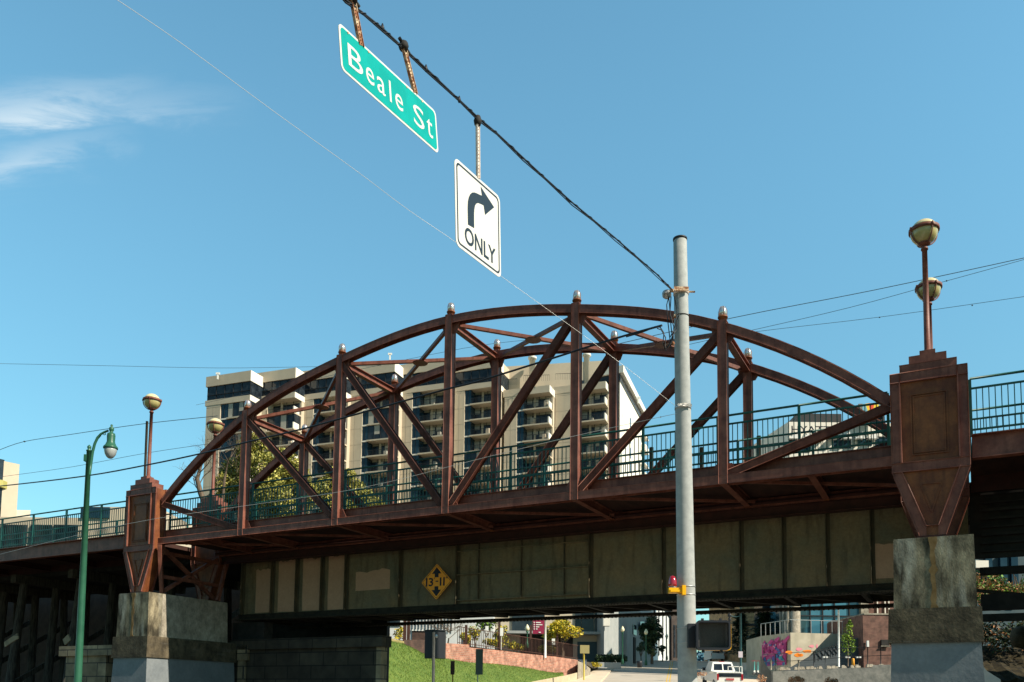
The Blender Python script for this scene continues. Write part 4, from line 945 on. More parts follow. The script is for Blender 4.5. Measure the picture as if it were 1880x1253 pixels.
# ------------------------------------------------------------ vegetation
def clump_leaves(M,c,rad,n,size,mats=3,flat=1.0,w=(.5,.3,.2),hollow=.55):
    for _ in range(n):
        while True:
            v=Vector((random.uniform(-1,1),random.uniform(-1,1),random.uniform(-1,1)))
            if hollow<v.length<=1: break
        p=c+Vector((v.x*rad[0],v.y*rad[1],v.z*rad[2]))
        s=size*random.uniform(.6,1.4); a=Vector((random.gauss(0,1),random.gauss(0,1),random.gauss(0,.7))).normalized(); b=a.cross(Vector((random.gauss(0,1),random.gauss(0,1),random.gauss(0,1)))).normalized()
        k=len(M.v); M.v+=[p-a*s,p-b*s*.45,p+a*s,p+b*s*.45]; r=random.random(); M.face([k,k+1,k+2,k+3],0 if r<w[0] else (1 if r<w[0]+w[1] else 2))
def tree(name,label,cat,base,clumps,leafmats,size,dens,w=(.5,.3,.2),trunk_r=.18,group=None,bare=0,hollow=.45):
    root=thing(name,label,cat,tuple(base),0,group)
    cen=sum((c for c,_ in clumps),Vector())/len(clumps)
    M=MB(); mid=Vector((base.x*.6+cen.x*.4,base.y*.6+cen.y*.4,base.z+(cen.z-base.z)*.45))
    M.tube([base,base.lerp(mid,.5)+Vector((.05,0,0)),mid],[trunk_r,trunk_r*.8,trunk_r*.65],8)
    for c_,r in clumps: 
        j=mid.lerp(c_,.5)+Vector((random.uniform(-.1,.1),random.uniform(-.1,.1),.1)); M.tube([mid,j,c_],[trunk_r*.5,trunk_r*.3,trunk_r*.1],6)
        for _ in range(3):
            e=c_+Vector((random.uniform(-1,1)*r[0],random.uniform(-1,1)*r[1],random.uniform(-.6,1)*r[2])); M.tube([j.lerp(c_,.6),e],[trunk_r*.15,.01],4)
    M.build('trunk',BARK,root)
    if dens:
        M=MB()
        for c_,r in clumps: clump_leaves(M,c_,r,int(dens*r[0]*r[2]),size,w=w,hollow=hollow)
        M.build('crown',leafmats,root)
    return root
def cl(D,L): # list of (px,py,rx_px,rz_px,dy)
    out=[]
    for px,py,rx,rz,dy in L:
        p=at(px,py,D+dy); k=(D+dy)/FPX; out.append((p,(rx*k,(rx+rz)/2*k,rz*k)))
    return out
D=44; b=at(455,960,D); b.z=G(D)
L=[(455,830,24,30,0),(475,812,20,20,0),(430,870,28,30,1),(485,860,34,32,-1),(520,850,30,28,0),(545,880,28,30,1),(440,905,30,28,0),(500,905,36,30,-1),(560,910,26,28,1),(410,890,18,22,0),(475,935,50,22,0),(530,935,40,22,0),(400,925,22,24,0),(465,793,12,12,0)]
tree('broadleaf_tree','large olive green tree in front of the apartment tower behind the left truss','tree',b,cl(D,L),LOL,.085,2600,w=(.42,.34,.24),trunk_r=.2)
D=46; b=at(645,960,D); b.z=G(D)
tree('broadleaf_tree','smaller olive tree behind the railing right of the second truss post','tree',b,cl(D,[(615,878,22,22,0),(600,905,28,30,0),(645,905,30,30,1),(668,920,26,24,0),(630,935,44,20,0),(690,932,18,18,0),(640,872,14,12,0)]),LOL,.085,2600,w=(.4,.38,.22),trunk_r=.16)
# bare tree left
D=40; b=at(372,960,D); b.z=G(D); bt=thing('bare_tree','leafless gnarled tree between the left pylon and the apartment tower','tree',tuple(b))
M=MB(); M.tube([b,at(378,930,D),at(368,905,D),at(362,880,D),at(367,862,D),at(372,845,D),at(368,825,D)],[.2,.16,.13,.11,.08,.05,.02],8)
def twig(M,p,d,l,r,n):
    if n==0 or l<.1: return
    e=p+d*l; m=p.lerp(e,.5)+Vector((random.uniform(-.1,.1),0,random.uniform(-.1,.1)))*l; M.tube([p,m,e],[r,r*.8,r*.55],5)
    for _ in range(2 if n<3 else 3):
        dd=(d+Vector((random.uniform(-.9,.9),random.uniform(-.5,.5),random.uniform(-.5,.8)))).normalized(); twig(M,m.lerp(e,random.random()),dd,l*random.uniform(.5,.8),r*.5,n-1)
for (x,y) in ((362,880),(365,870),(368,905),(372,850),(378,920),(366,890)):
    twig(M,at(x,y,D),Vector((random.uniform(-1,1),random.uniform(-.3,.3),random.uniform(.2,1))).normalized(),.8,.03,4)
M.build('trunk',BARK,bt)
D=43; b=at(395,930,D); b.z=G(D); b2=thing('bare_tree','fine brown twiggy tree crown in front of the left tower windows','tree',tuple(b))
M=MB(); M.tube([b,at(412,880,D),at(420,840,D)],[.12,.07,.03],6)
for k in range(16): twig(M,at(random.uniform(395,440),random.uniform(815,900),D+random.uniform(-1,1)),Vector((random.uniform(-1,1),0,random.uniform(.1,1))).normalized(),.9,.014,4)
M.build('trunk',BARK,b2)

# ------------------------------------------------------------ grass bank, brick wall, kerb under the bridge (left)
top=[(560,1150,46),(640,1150,46),(700,1174,46),(742,1183,50),(781,1203,53),(815,1209,56),(887,1217,60),(960,1226,65),(1031,1240,71)]
bot=[(540,1400,33),(620,1400,33),(700,1400,33),(760,1390,35),(800,1380,37),(840,1370,40),(900,1340,46),(970,1290,56),(1036,1243,70)]
M=MB(); n=10
for i in range(len(top)):
    a=at(*top[i]); b=at(*bot[i])
    for k in range(n+1): t=k/n; p=a.lerp(b,t); p.z+=.25*sin(pi*t); M.v.append(p)
for i in range(len(top)-1):
    for k in range(n): q=i*(n+1)+k; M.face([q,q+n+1,q+n+2,q+1],0,True)
struct(M,'grass_bank',GRASS)
GB=[leaf('blade_green',(.10,.18,.025)),leaf('blade_light',(.20,.25,.05)),leaf('blade_dark',(.03,.06,.01))]
M=MB()
for _ in range(26000):
    i=random.randrange(1,len(top)-1); u=random.random(); a=at(*top[i]).lerp(at(*top[i+1]),u); b=at(*bot[i]).lerp(at(*bot[i+1]),u); t=random.random()**1.5*.75
    p=a.lerp(b,t); p.z+=.25*sin(pi*t)-.02; h=random.uniform(.05,.13); dx=random.uniform(-.05,.05); k=len(M.v)
    M.v+=[p+Vector((-.012,0,0)),p+Vector((.012,0,0)),p+Vector((dx,random.uniform(-.04,.04),h))]; M.face([k,k+1,k+2],random.choice((0,0,1,2)))
tag(M.build('grass',GB),'short green lawn grass on the bank below the brick wall','grass',kind='stuff')
def wallstrip(pts,thick,z_extra=.4):
    M=MB()
    for (px,yb,yt,D) in pts:
        lo=at(px,yb,D); hi=at(px,yt,D); lo.z-=z_extra
        M.v+=[lo,hi,hi+Vector((0,thick,0)),lo+Vector((0,thick,0))]
    for i in range(len(pts)-1):
        a=4*i; 
        for j in range(4): M.face([a+j,a+4+j,a+4+(j+1)%4,a+(j+1)%4])
    M.face([0,1,2,3]); e=4*(len(pts)-1); M.face([e,e+3,e+2,e+1])
    return M
solo(wallstrip([(815,1210,1181,56),(861,1214,1184,58),(861.5,1214,1189,58),(923,1222,1195,62.5),(960,1227,1200,65),(1020,1238,1206,70),(1061,1245,1212,73)],.4),'brick_wall',BRICK,'red brick retaining wall along the top of the lawn','retaining wall')
solo(wallstrip([(742,1184,1175,50),(781,1204,1175,53),(816,1210,1176,56)],.4),'brick_wall',BRICKD,'dark brown brick wall left of the red brick wall','retaining wall')
solo(wallstrip([(672,1176,1163,47),(700,1178,1168,47),(742,1186,1178,50)],.5),'dry_verge',mat('dry_grass',(.35,.27,.12),(.22,.2,.07),rough=1,scale=3,bump=.8,bscale=10),'dry grass edge above the lawn beside the stone abutment','verge')
solo(wallstrip([(976,1256,1252,58),(1040,1250,1240,67),(1060,1247,1235,70)],.3),'low_wall',mat('tan_concrete',(.42,.34,.22),(.5,.42,.3),rough=.9,scale=2),'tan concrete kerb wall at the lower right edge of the lawn','low wall')
solo(wallstrip([(1061,1250,1214,71),(1072,1248,1218,75),(1084,1240,1228,79)],.25),'ramp_wall',CONCS,'grey concrete end wall where the brick wall meets the pavement','ramp wall')
# terrace ground behind the brick wall
M=MB(); P=[(670,1168,48),(742,1178,52),(815,1181,58),(925,1195,63.5),(1061,1212,74),(1090,1228,84),(1110,1222,97),(1060,1216,100),(680,1172,85)]
k=len(P); M.v=[at(*p) for p in P]; M.face(list(range(k))); struct(M,'terrace_ground',SOIL)
# iron fences
fe=thing('iron_fence','dark brown iron fence standing on the red brick wall','fence',tuple(at(960,1200,66)))
pts=[(840,1181,58.5,1168),(861,1184,59,1150),(923,1195,63,1170),(969,1200,66,1160),(1023,1208,71,1160),(1052,1212,74,1166)]
FP=[at(840,1184,58.3),at(925,1195,63.2),at(1061,1212,73.5)]
IRON=mat('iron_brown',(.05,.025,.02),(.08,.035,.025),rough=.6,scale=4)
for i in range(2):
    a,b=FP[i],FP[i+1]; n=int((b-a).length/.22)
    M=MB(); H=1.25
    for k in range(n): p=a.lerp(b,k/n); M.box(p.x-.02,p.x+.02,p.y-.02,p.y+.02,p.z,p.z+H)
    M.beam(a+Vector((0,0,H)),b+Vector((0,0,H)),.04,.05); M.beam(a+Vector((0,0,.15)),b+Vector((0,0,.15)),.04,.04); M.build('fence_panel',IRON,fe)
for px,D,yt in ((855,59,1148),(916,63,1140),(974,67,1148),(1023,71,1155),(742,51,1122),(749,51.5,1120)):
    a=at(px,1205,D); t_=at(px,yt,D); M=MB(); M.box(a.x-.09,a.x+.09,D-.09,D+.09,a.z-.3,t_.z); M.build('fence_post',IRON,fe)
# signs and posts near the lawn
def pole_sign(name,label,cat,px,yt,yb,D,r,pm,panel,panm,name2='panel'):
    b=at(px,yb,D); t_=at(px,yt,D); root=thing(name,label,cat,(b.x,D,b.z))
    M=MB(); M.tube([b,t_],r,8); M.build('pole',pm,root)
    x0,x1,y0_,y1_=panel; a=at(x0,y1_,D-.06); c_=at(x1,y0_,D-.06); M=MB(); M.box(a.x,c_.x,D-.1,D-.05,a.z,c_.z); M.build(name2,panm,root)
    return root
YP=mat('yellow_pole',(.5,.38,.06),rough=.6); MAR=mat('maroon',(.26,.02,.06),rough=.5)
bg_=at(796,1300,17); bx=thing('signal_back','black signal housing seen from behind on a thin grey pole over the lawn','traffic signal',(bg_.x,17,0))
M=MB(); M.tube([Vector((bg_.x,17,0)),at(796.5,1161,17)],.03,10); M.lathe(*at(801,1160,17).xy,[(.03,at(0,1160,17).z-.02),(.035,at(0,1160,17).z+.03),(.01,at(0,1160,17).z+.06)],8); M.build('pole',GALV,bx)
a=at(780,1209,17.2);b=at(797,1210,17.0);c_=at(817,1210,17.2);zt=at(797,1160,17).z
M=MB(); zt=a.z+.55; M.xy([(a.x,17.12),(b.x,17.05),(c_.x,17.12),(c_.x,17.35),(a.x,17.35)],a.z,zt); M.xy([(a.x-.01,17.10),(b.x,17.03),(c_.x+.01,17.10),(c_.x+.01,17.2),(a.x-.01,17.2)],zt,zt+.02); M.xy([(a.x+.02,17.3),(c_.x-.02,17.3),(c_.x-.02,17.42),(a.x+.02,17.42)],a.z+.05,zt-.05); M.build('housing',PLAST,bx)
pole_sign('small_sign','small brown sign back on a yellow post in the lawn','sign',831,1214,1290,30,.025,YP,(827,835,1214,1239),BRICKD)
pole_sign('small_sign','tall grey green sign back on a thin post at the lawn edge','sign',877,1192,1290,30,.02,GALV,(873,887,1192,1239),mat('sign_back',(.1,.13,.11),rough=.5))
pole_sign('small_sign','square tan sign back on a yellow post at the pavement corner','sign',1072,1185,1249,62,.06,YP,(1065,1082,1185,1200),mat('tan_sign',(.32,.27,.12),rough=.6))
ms=pole_sign('directory_sign','maroon wayfinding sign on a white pole above the brick wall','sign',1001,1138,1208,68,.09,WHITE,(978,999,1136,1164),MAR)
M=MB()
for k,(y,w_) in enumerate(((1143,9),(1147,12),(1151,6),(1155,3),(1161,4))):
    a=at(984+(5 if k==4 else 0),y,67.8); 
    M.box(a.x,a.x+w_*67.8/FPX,67.86,67.88,a.z-.04,a.z+.03); 
    if k<4: b=at(980,y,67.8); M.box(b.x,b.x+.07,67.86,67.88,b.z-.05,b.z+.05)
M.build('lettering',WHITE,ms)
for px,y0_,y1_,D,lb_ in ((1016,1173,1184,70,'small white notice on the iron fence beside the yellow tree'),(921,1153,1168,62,'small white sheet on a fence post by the yellow shrubs'),(894,1150,1163,62,'white notice between trees above the brick wall')):
    a=at(px-3,y1_,D); b=at(px+3,y0_,D); M=MB(); M.box(a.x,b.x,D-.05,D-.02,a.z,b.z); M.box(a.x+.08,a.x+.12,D-.02,D+.02,a.z-1.0,b.z); solo(M,'notice',WHITE,lb_,'notice')
a=at(1060,1225,76); M=MB(); b=at(1077,1213,76); M.box(a.x,b.x,76,76.6,a.z-.2,b.z); M.box(a.x-.02,b.x+.02,75.97,76.63,b.z,b.z+.06); solo(M,'utility_cabinet',mat('cabinet_blue',(.12,.15,.2),rough=.5),'grey blue cabinet at the end of the brick wall','cabinet')
# trees behind lawn
def simple_tree(name,label,px,py,rx,rz,D,lm,dens,size,base_y,w=(.45,.35,.2),n=7,tr=.08,hollow=.3):
    L=[]
    for k in range(n): a=random.uniform(0,2*pi); q=random.uniform(.15,.62); L.append((px+rx*q*cos(a),py+rz*q*sin(a),rx*random.uniform(.32,.5),rz*random.uniform(.32,.5),random.uniform(-1,1)))
    b=at(px,base_y,D); return tree(name,label,'tree',b,cl(D,L),lm,size,dens,w=w,trunk_r=tr,hollow=hollow)
simple_tree('yellow_tree','bright yellow tree in front of the grey building under the girder',1033,1158,40,30,72,LYE,420,.13,1210,tr=.16,n=11)
simple_tree('yellow_tree','small bright yellow tree next to the stone abutment',733,1162,14,18,60,LYE,420,.12,1185,n=6)
simple_tree('yellow_tree','yellow green tree between the iron posts over the brick wall',872,1162,18,20,66,LYE,380,.12,1192,w=(.3,.2,.5),n=7)
simple_tree('yellow_tree','sparse yellow green shrub tree right of the white notice',920,1165,20,22,68,LYE,300,.12,1200,w=(.3,.2,.5),n=7)
simple_tree('dark_tree','green tree just under the girder above the brick wall',893,1146,24,14,75,LGR,350,.14,1190,n=7,w=(.3,.1,.6))
b=at(822,1200,58); bt=thing('bare_tree','small leafless grey tree in front of the brick wall behind the black signal','tree',tuple(b)); M=MB(); M.tube([b,at(822,1185,58),at(824,1172,58)],[.07,.06,.04],6)
for k in range(14): twig(M,at(824+random.uniform(-6,6),1172+random.uniform(-14,4),58),Vector((random.uniform(-1,1),0,random.uniform(.1,1))).normalized(),1.0,.022,4)
M.build('trunk',BARK,bt)
# low white building left
wb=thing('low_white_building','low white corrugated building with dark doorways above the lawn','building',tuple(at(750,1180,80)))
a=at(660,1180,84); b=at(905,1195,84); M=MB(); M.box(a.x,b.x,84,92,a.z-1,at(750,1100,84).z); M.build('wall',mat('white_siding',(.55,.57,.56),(.62,.62,.6),rough=.7,scale=2),wb)
for x0,x1,y0_,y1_,mt_ in ((687,708,1157,1185,GLASS),(756,790,1159,1185,BRICKD),(660,682,1150,1166,GLASS),(715,735,1125,1150,GLASS),(850,864,1166,1190,BRICKD)):
    p=at(x0,y1_,83.9); q=at(x1,y0_,83.9); M=MB(); M.box(p.x,q.x,83.9,84.1,p.z,q.z); M.box(p.x-.1,q.x+.1,83.8,83.9,q.z,q.z+.2,1); M.build('opening',[mt_,WHITE],wb)
for k in range(14):
    p=at(757+k*6,1156,83.7); M=MB(); M.box(p.x-.03,p.x+.03,83.7,83.76,p.z,p.z+3); M.build('rib',DARK,wb)
# concrete apartment base building
GREYC=mat('grey_concrete',(.30,.32,.31),(.36,.37,.36),rough=.9,scale=.8,bump=.1)
cb=thing('concrete_building','grey concrete building with curved corner behind the street lamps under the girder','building',tuple(at(1100,1225,100)))
D=98; zb=at(1100,1240,D).z
a=at(895,1200,D); b=at(1109,1200,D); M=MB(); zs_=at(1100,1163,D).z; zt=at(1100,1090,D).z
M.box(a.x,b.x,D+1.5,D+10,zb,zt); M.build('wall',CREAM,cb)
M=MB(); M.box(a.x,b.x,D-.4,D+1.5,zs_-.15,zs_+.15); M.build('slab',GREYC,cb)
for x0,x1 in ((940,976),(978,1000),(1056,1067),(1068,1090),(1092,1105)):
    p=at(x0,1160,D+1.3); q=at(x1,1130,D+1.3); M=MB(); M.box(p.x,q.x,D+1.3,D+1.45,p.z,q.z+2); M.build('window',GLASS,cb)
p=at(955,1205,D+1.3); q=at(1052,1165,D+1.3); M=MB(); M.box(p.x,q.x,D+1.35,D+1.48,p.z,q.z); M.build('garage_opening',BLACK,cb)
p=at(1060,1222,D+1.2); q=at(1109,1179,D+1.2); M=MB(); M.box(p.x,q.x,D+1.3,D+1.45,p.z,q.z); M.build('garage_door',mat('door_blue',(.04,.07,.08),rough=.5),cb)
# main angled wall, facing right, shaded by the added tower block
A=at(1109,1200,96); B=at(1165,1200,112); Cq=at(1198,1200,128)
P=[(A.x,A.y),(B.x,B.y),(B.x+(Cq.x-B.x)*.5+.6,(B.y+Cq.y)/2-1),(Cq.x,Cq.y),(Cq.x-8,Cq.y+4),(A.x-2,A.y+14)]
M=MB(); M.xy(P,zb,at(1165,1120,112).z); M.build('main_wall',GREYC,cb)
A2=at(1163,1200,111.2); M=MB(); p=at(1164,1218,111); q=at(1181,1178,115); M.xy([(p.x,111),(q.x,117),(q.x,117.3),(p.x-.2,111.4)],p.z,q.z+.3); M.build('doorway',BLACK,cb)
M=MB(); p=at(1163,1165,110.8); q=at(1172,1148,112); M.xy([(p.x,110.7),(q.x,113.2),(q.x,113.6),(p.x-.2,111.2)],p.z,q.z); M.build('window',GLASS,cb)
M=MB(); pts_=[at(1174,1150,113.4),at(1183,1150,117.5),at(1192,1156,122.5),at(1199,1165,128)]
for i,p in enumerate(pts_): M.v+=[p+Vector((.1,-.2,-.5)),p+Vector((.1,-.2,.6))]
for i in range(3): M.face([2*i,2*i+2,2*i+3,2*i+1])
M.build('window_band',GLASS,cb)
p=at(1107,1150,95.5); q=at(1119,1134,95.5); M=MB(); M.box(p.x,q.x,95.0,96.0,p.z,q.z+1); M.build('pillar',CREAMW,cb)
# white tall building and dark neighbour
wt_=thing('white_tower','tall white ribbed building narrowing down the street','building',tuple(at(1215,1215,150)))
zb=at(1215,1222,150).z; A=at(1196,1200,140); B=at(1236,1200,200); M=MB(); M.xy([(A.x,A.y),(B.x,B.y),(B.x-8,B.y+3),(A.x-8,A.y+3)],zb-1,at(1210,1100,150).z); M.build('wall',mat('white_rib',(.62,.63,.62),(.5,.52,.52),rough=.8,scale=1.2),wt_)
for k in range(6):
    t=(k+.5)/6; p=A.lerp(B,t); M=MB(); M.xy([(p.x+.1,p.y-.6),(p.x+.35,p.y+.9),(p.x+.15,p.y+.95),(p.x-.1,p.y-.55)],zb+2,zb+13); M.build('window',GLASS,wt_)
dk=thing('dark_building','dark brown building mostly hidden behind the concrete pole','building',tuple(at(1240,1215,190)))
A=at(1233,1200,185); B=at(1262,1200,185); M=MB(); M.box(A.x,B.x,185,200,zb-1,at(1240,1095,185).z); M.build('wall',mat('dark_stone',(.07,.055,.05),(.1,.08,.07),rough=.9,scale=1),dk)
for k in range(3): p=at(1237+k*6,1190,184.9); M=MB(); M.box(p.x,p.x+.4,184.9,185.05,p.z-2,p.z+5); M.build('window',GLASS,dk)
simple_tree('magnolia_tree','dark glossy magnolia tree beside the white tower',1197,1163,24,38,106,LDK,260,.22,1220,w=(.4,.35,.25),n=14,tr=.2)
simple_tree('palm_tree','dark spiky shrub tree by the doorway of the grey building',1176,1187,14,12,92,LDK,260,.2,1222,n=6)
simple_tree('palm_tree','small dark tree on the pavement left of the white tower',1197,1196,13,12,88,LDK,260,.2,1218,n=6)
simple_tree('palm_tree','small umbrella shaped dark tree near the white tower base',1216,1192,11,8,92,LDK,300,.2,1215,n=6)
for px,py,rx,ry,D,lb_ in ((700,1168,14,10,56,'golden shrub beside the stone abutment'),(905,1180,20,10,66,'yellow green shrub behind the iron fence, left of the white notices'),(945,1186,18,10,69,'yellow green shrub behind the iron fence by the maroon sign'),(855,1172,10,12,62,'tall yellow shrub beside the dark iron post'),(1000,1190,22,10,73,'olive shrub under the maroon sign'),(1120,1205,10,6,94,'small dark shrub by the left green lamp')):
    M=MB(); c_=at(px,py,D); k_=D/FPX
    for q in range(5): clump_leaves(M,c_+Vector((random.uniform(-.6,.6)*rx*k_,random.uniform(-.4,.4),random.uniform(-.4,.4)*ry*k_)),(rx*k_*.5,.5,ry*k_*.6),170,.1,hollow=.1,w=(.3,.25,.45))
    solo(M,'shrub',LYE if px!=1120 else LDK,lb_,'shrub')
hd=MB(); a=at(1097,1216,90); b=at(1147,1203,90)
for k in range(9):
    c_=a.lerp(b,(k+.5)/9); c_.z=(a.z+b.z)/2; clump_leaves(hd,c_,(.5,.5,.45),260,.11,hollow=.6)
solo(hd,'hedge',LDK,'clipped dark hedge along the grey building','hedge')
M=MB(); a=at(1097,1222,89); b=at(1140,1215,89); M.box(a.x,b.x,89,89.5,a.z-.3,b.z-.1); M.box(a.x,at(1114,1215,89).x,88.6,89,a.z-.3,at(0,1212,89).z); solo(M,'planter_wall',GREYC,'low grey planter wall in front of the hedge','planter')
M=MB(); 
for px in (1080,1086,1092,1098): clump_leaves(M,at(px,1221,84),(.4,.3,.25),150,.08,hollow=.2,w=(.4,.4,.2))
solo(M,'flower_bed',LYE,'bright yellow green flower bed at the pavement corner','flowers')
M=MB(); p=at(1174,1224,80); M.lathe(p.x,p.y,[(.22,p.z-.1),(.26,p.z+.3),(.3,p.z+.5)],10,0); solo(M,'planter_pot',PLAST,'dark round planter beside the pavement','planter')
def park_lamp(px,yg,yb,D,label):
    g=at(px,yg,D); b=at(px,yb,D); root=thing('park_lamp',label,'street lamp',(g.x,D,b.z),0,'green globe street lamps')
    M=MB(); M.lathe(g.x,D,[(.16,b.z),(.14,b.z+.4),(.07,b.z+.6),(.055,g.z-.35),(.12,g.z-.28),(.1,g.z-.2)],10); M.build('post',LAMPG,root)
    M=MB(); M.lathe(g.x,D,[(.1,g.z-.2),(.2,g.z-.05),(.19,g.z+.1),(.1,g.z+.28),(.03,g.z+.4)],12); M.build('globe',mat('lamp_glass',(.75,.68,.45),rough=.3) if 'lamp_glass' not in bpy.data.materials else bpy.data.materials['lamp_glass'],root)
park_lamp(1143,1157,1220,88,'green post lamp in front of the grey building, left of two')
park_lamp(1186,1162,1222,88,'green post lamp beside the dark doorway, right of two')
park_lamp(1224,1169,1212,110,'small far lamp in front of the white tower')
park_lamp(968,1155,1190,75,'globe lamp partly hidden behind the maroon sign')

# ------------------------------------------------------------ right side under the girder
def conifer(label,px,yt,yb,wpx,D):
    b=at(px,yb,D); t_=at(px,yt,D); root=thing('conifer_tree',label,'tree',tuple(b),0,'dark evergreens under the girder'); H=t_.z-b.z; R=wpx*D/FPX/2
    M=MB(); M.tube([b,t_],[.18,.02],7); M.build('trunk',BARK,root); M=MB()
    for k in range(3400):
        f=random.random()**.8; a=random.uniform(0,2*pi); lay=(.75+.35*sin(f*38+a*2)); r=R*1.45*(1-f*.8)*lay*random.uniform(.35,1.05)
        p=Vector((b.x+r*cos(a),b.y+r*sin(a),b.z+H*(.06+.94*f))); s=.24; d=Vector((cos(a),sin(a),random.uniform(-.5,.3))).normalized(); e=Vector((0,0,1)).cross(d)*.5+Vector((0,0,random.uniform(-.3,.3)))
        n=len(M.v); M.v+=[p-d*s,p+e*s*.5,p+d*s,p-e*s*.5]; M.face([n,n+1,n+2,n+3],random.choice((0,0,1)))
    M.build('crown',LDK[:2],root)
conifer('dark evergreen behind the teal lamp pole under the girder',1360,1122,1208,52,92)
conifer('dark evergreen with spiky branches left of the mural wall',1404,1118,1208,62,84)
conifer('dark narrow evergreen in the gap below the terrace railing',1384,1165,1210,26,88)
tbld=thing('tan_brick_building','tan brick building behind the evergreens with a strip cornice','building',tuple(at(1390,1215,120)))
a=at(1363,1215,120); b=at(1425,1215,120); zb=a.z-2; M=MB(); M.box(a.x,b.x,120,140,zb,30); M.build('wall',TANB,tbld)
p=at(1363,1149,119.9); q=at(1420,1146,119.9); M=MB(); M.box(p.x,q.x,119.8,120,p.z,q.z); M.build('cornice',DARK,tbld)
for x0,x1 in ((1377,1384),(1387,1392)):
    p=at(x0,1176,119.9); q=at(x1,1168,119.9); M=MB(); M.box(p.x,q.x,119.85,120.05,p.z,q.z); M.build('window',GLASSB,tbld)
p=at(1384,1216,119.8); q=at(1400,1196,119.8); M=MB(); M.box(p.x,q.x,119.8,120.05,p.z,q.z+.4); M.build('door_panel',CONCS,tbld)
# teal lamp pole with arm
tp=thing('street_lamp','dark teal lamp pole with a side arm lamp in front of the evergreen','street lamp',tuple(at(1360,1235,70)))
TEAL=mat('teal_pole',(.015,.06,.07),(.03,.09,.1),rough=.5,scale=3)
M=MB(); M.tube([at(1360.5,1250,70),at(1360,1210,70),at(1360,1115,70)],[.12,.09,.08],10); M.build('post',TEAL,tp)
M=MB(); M.tube([at(1360,1131,70),at(1352,1133,70),at(1344,1132,70),at(1340,1129,70)],.035,6); h=at(1339.5,1134,70); M.build('arm',TEAL,tp)
M=MB(); M.lathe(h.x,h.y,[(.05,h.z+.36),(.12,h.z+.26),(.14,h.z+.1),(.06,h.z),(.13,h.z-.1),(.12,h.z-.25),(.02,h.z-.38)],10); M.build('lantern',PLAST,tp)
M=MB(); p=at(1358,1201,69.8); M.box(p.x-.12,p.x+.22,69.7,69.75,p.z-.3,p.z+.2); M.build('small_plate',mat('pale_plate',(.5,.45,.5)),tp)
# person by the tan building
pp=at(1378,1216,112); pr=thing('person','person in a pale red and white top and dark trousers standing by the tan building','person',(pp.x,112,pp.z))
M=MB()
x,y,z=pp.x,112,pp.z
prof=[]
M.tube([(x-.1,y,z),(x-.1,y,z+.45),(x-.08,y,z+.88)],[.06,.065,.09],8,1); M.tube([(x+.1,y,z),(x+.1,y+.05,z+.45),(x+.08,y,z+.88)],[.06,.065,.09],8,1)
M.tube([(x,y,z+.85),(x,y,z+1.1),(x,y,z+1.38),(x,y,z+1.47)],[.16,.15,.2,.07],10,0)
M.tube([(x-.2,y,z+1.38),(x-.27,y-.05,z+1.1),(x-.22,y-.15,z+.9)],[.055,.045,.035],6,0); M.tube([(x+.2,y,z+1.38),(x+.28,y-.05,z+1.1),(x+.24,y-.12,z+.88)],[.055,.045,.035],6,2)
M.lathe(x,y,[(.05,z+1.45),(.08,z+1.52),(.1,z+1.6),(.09,z+1.68),(.04,z+1.74)],10,2)
M.build('body',[mat('top_pink',(.7,.5,.45)),PLAST,mat('skin',(.45,.27,.18))],pr)
# scooters
def scooter(px,D,label):
    b=at(px,1240,D); root=thing('kick_scooter',label,'scooter',(b.x,D,b.z),0,'kick scooters parked on the pavement')
    z=b.z; x=b.x
    M=MB(); M.tube([(x,D,z+.15),(x+.03,D+.02,z+1.12)],.03,8); M.build('stem',mat('scooter_teal',(.12,.5,.5)) if 'scooter_teal' not in bpy.data.materials else bpy.data.materials['scooter_teal'],root)
    M=MB(); M.tube([(x-.2,D,z+1.13),(x+.26,D,z+1.13)],.022,6); M.build('handlebar',RED,root)
    M=MB(); M.beam((x-.02,D,z+.14),(x+.55,D+.75,z+.12),.16,.05); M.build('deck',PLAST,root)
    for (wx,wy) in ((x-.05,D-.1),(x+.6,D+.85)):
        M=MB(); P=[(wx+.1*cos(a*pi/8),wy,z+.1+.1*sin(a*pi/8)) for a in range(17)]; M.tube(P,.03,6); M.build('wheel',PLAST,root)
    M=MB(); M.box(x-.06,x+.06,D-.08,D,z+.12,z+.38); M.build('fender',WHITE,root)
scooter(1385,68,'kick scooter parked on the pavement, left one'); scooter(1391.5,68.6,'kick scooter parked on the pavement, right one')
# white pickup
TRK=thing('pickup_truck','white pickup truck with rear window seen from behind next to the pedestrian signal','pickup truck',(at(1328,1250,66).x,66.5,G(66)))
tx=at(1328,1250,60).x; tx=at(1328,1250,66).x; tz=G(64)-.12; TF=lambda x,y,z: Vector((tx+x,64+y,tz+z+(y*.08)))
CAR=mat('truck_white',(.75,.74,.70),rough=.3,coat=.5)
M=MB(TF)
M.box(-.98,.98,0,5.4,.5,1.0)
M.box(-.98,-.9,0,2,1.0,1.3); M.box(.9,.98,0,2,1.0,1.3); M.box(-.9,.9,0,.08,1.0,1.3)
M.box(-.97,.97,2,5.4,1.0,1.25); M.frust((-.95,.95,2.0,4.0),(-.74,.74,2.3,3.7),1.25,1.98); M.build('body',CAR,TRK)
M=MB(TF)
for x0,x1 in ((-.74,-.05),(.05,.74)):
    P=[(x0,1.35,1.35),(x1,1.35,1.35)]
    n=len(M.v)
    M.v+=[TF(x0*.98,2.04,1.36),TF(x1*.98,2.04,1.36),TF(x1*.9,2.24,1.84),TF(x0*.9,2.24,1.84)]; M.face([n,n+1,n+2,n+3])
M.build('rear_window',GLASS,TRK)
M=MB(TF); M.box(-.85,.85,-.03,-.005,.95,1.24); M.build('tailgate_panel',GLASS,TRK)
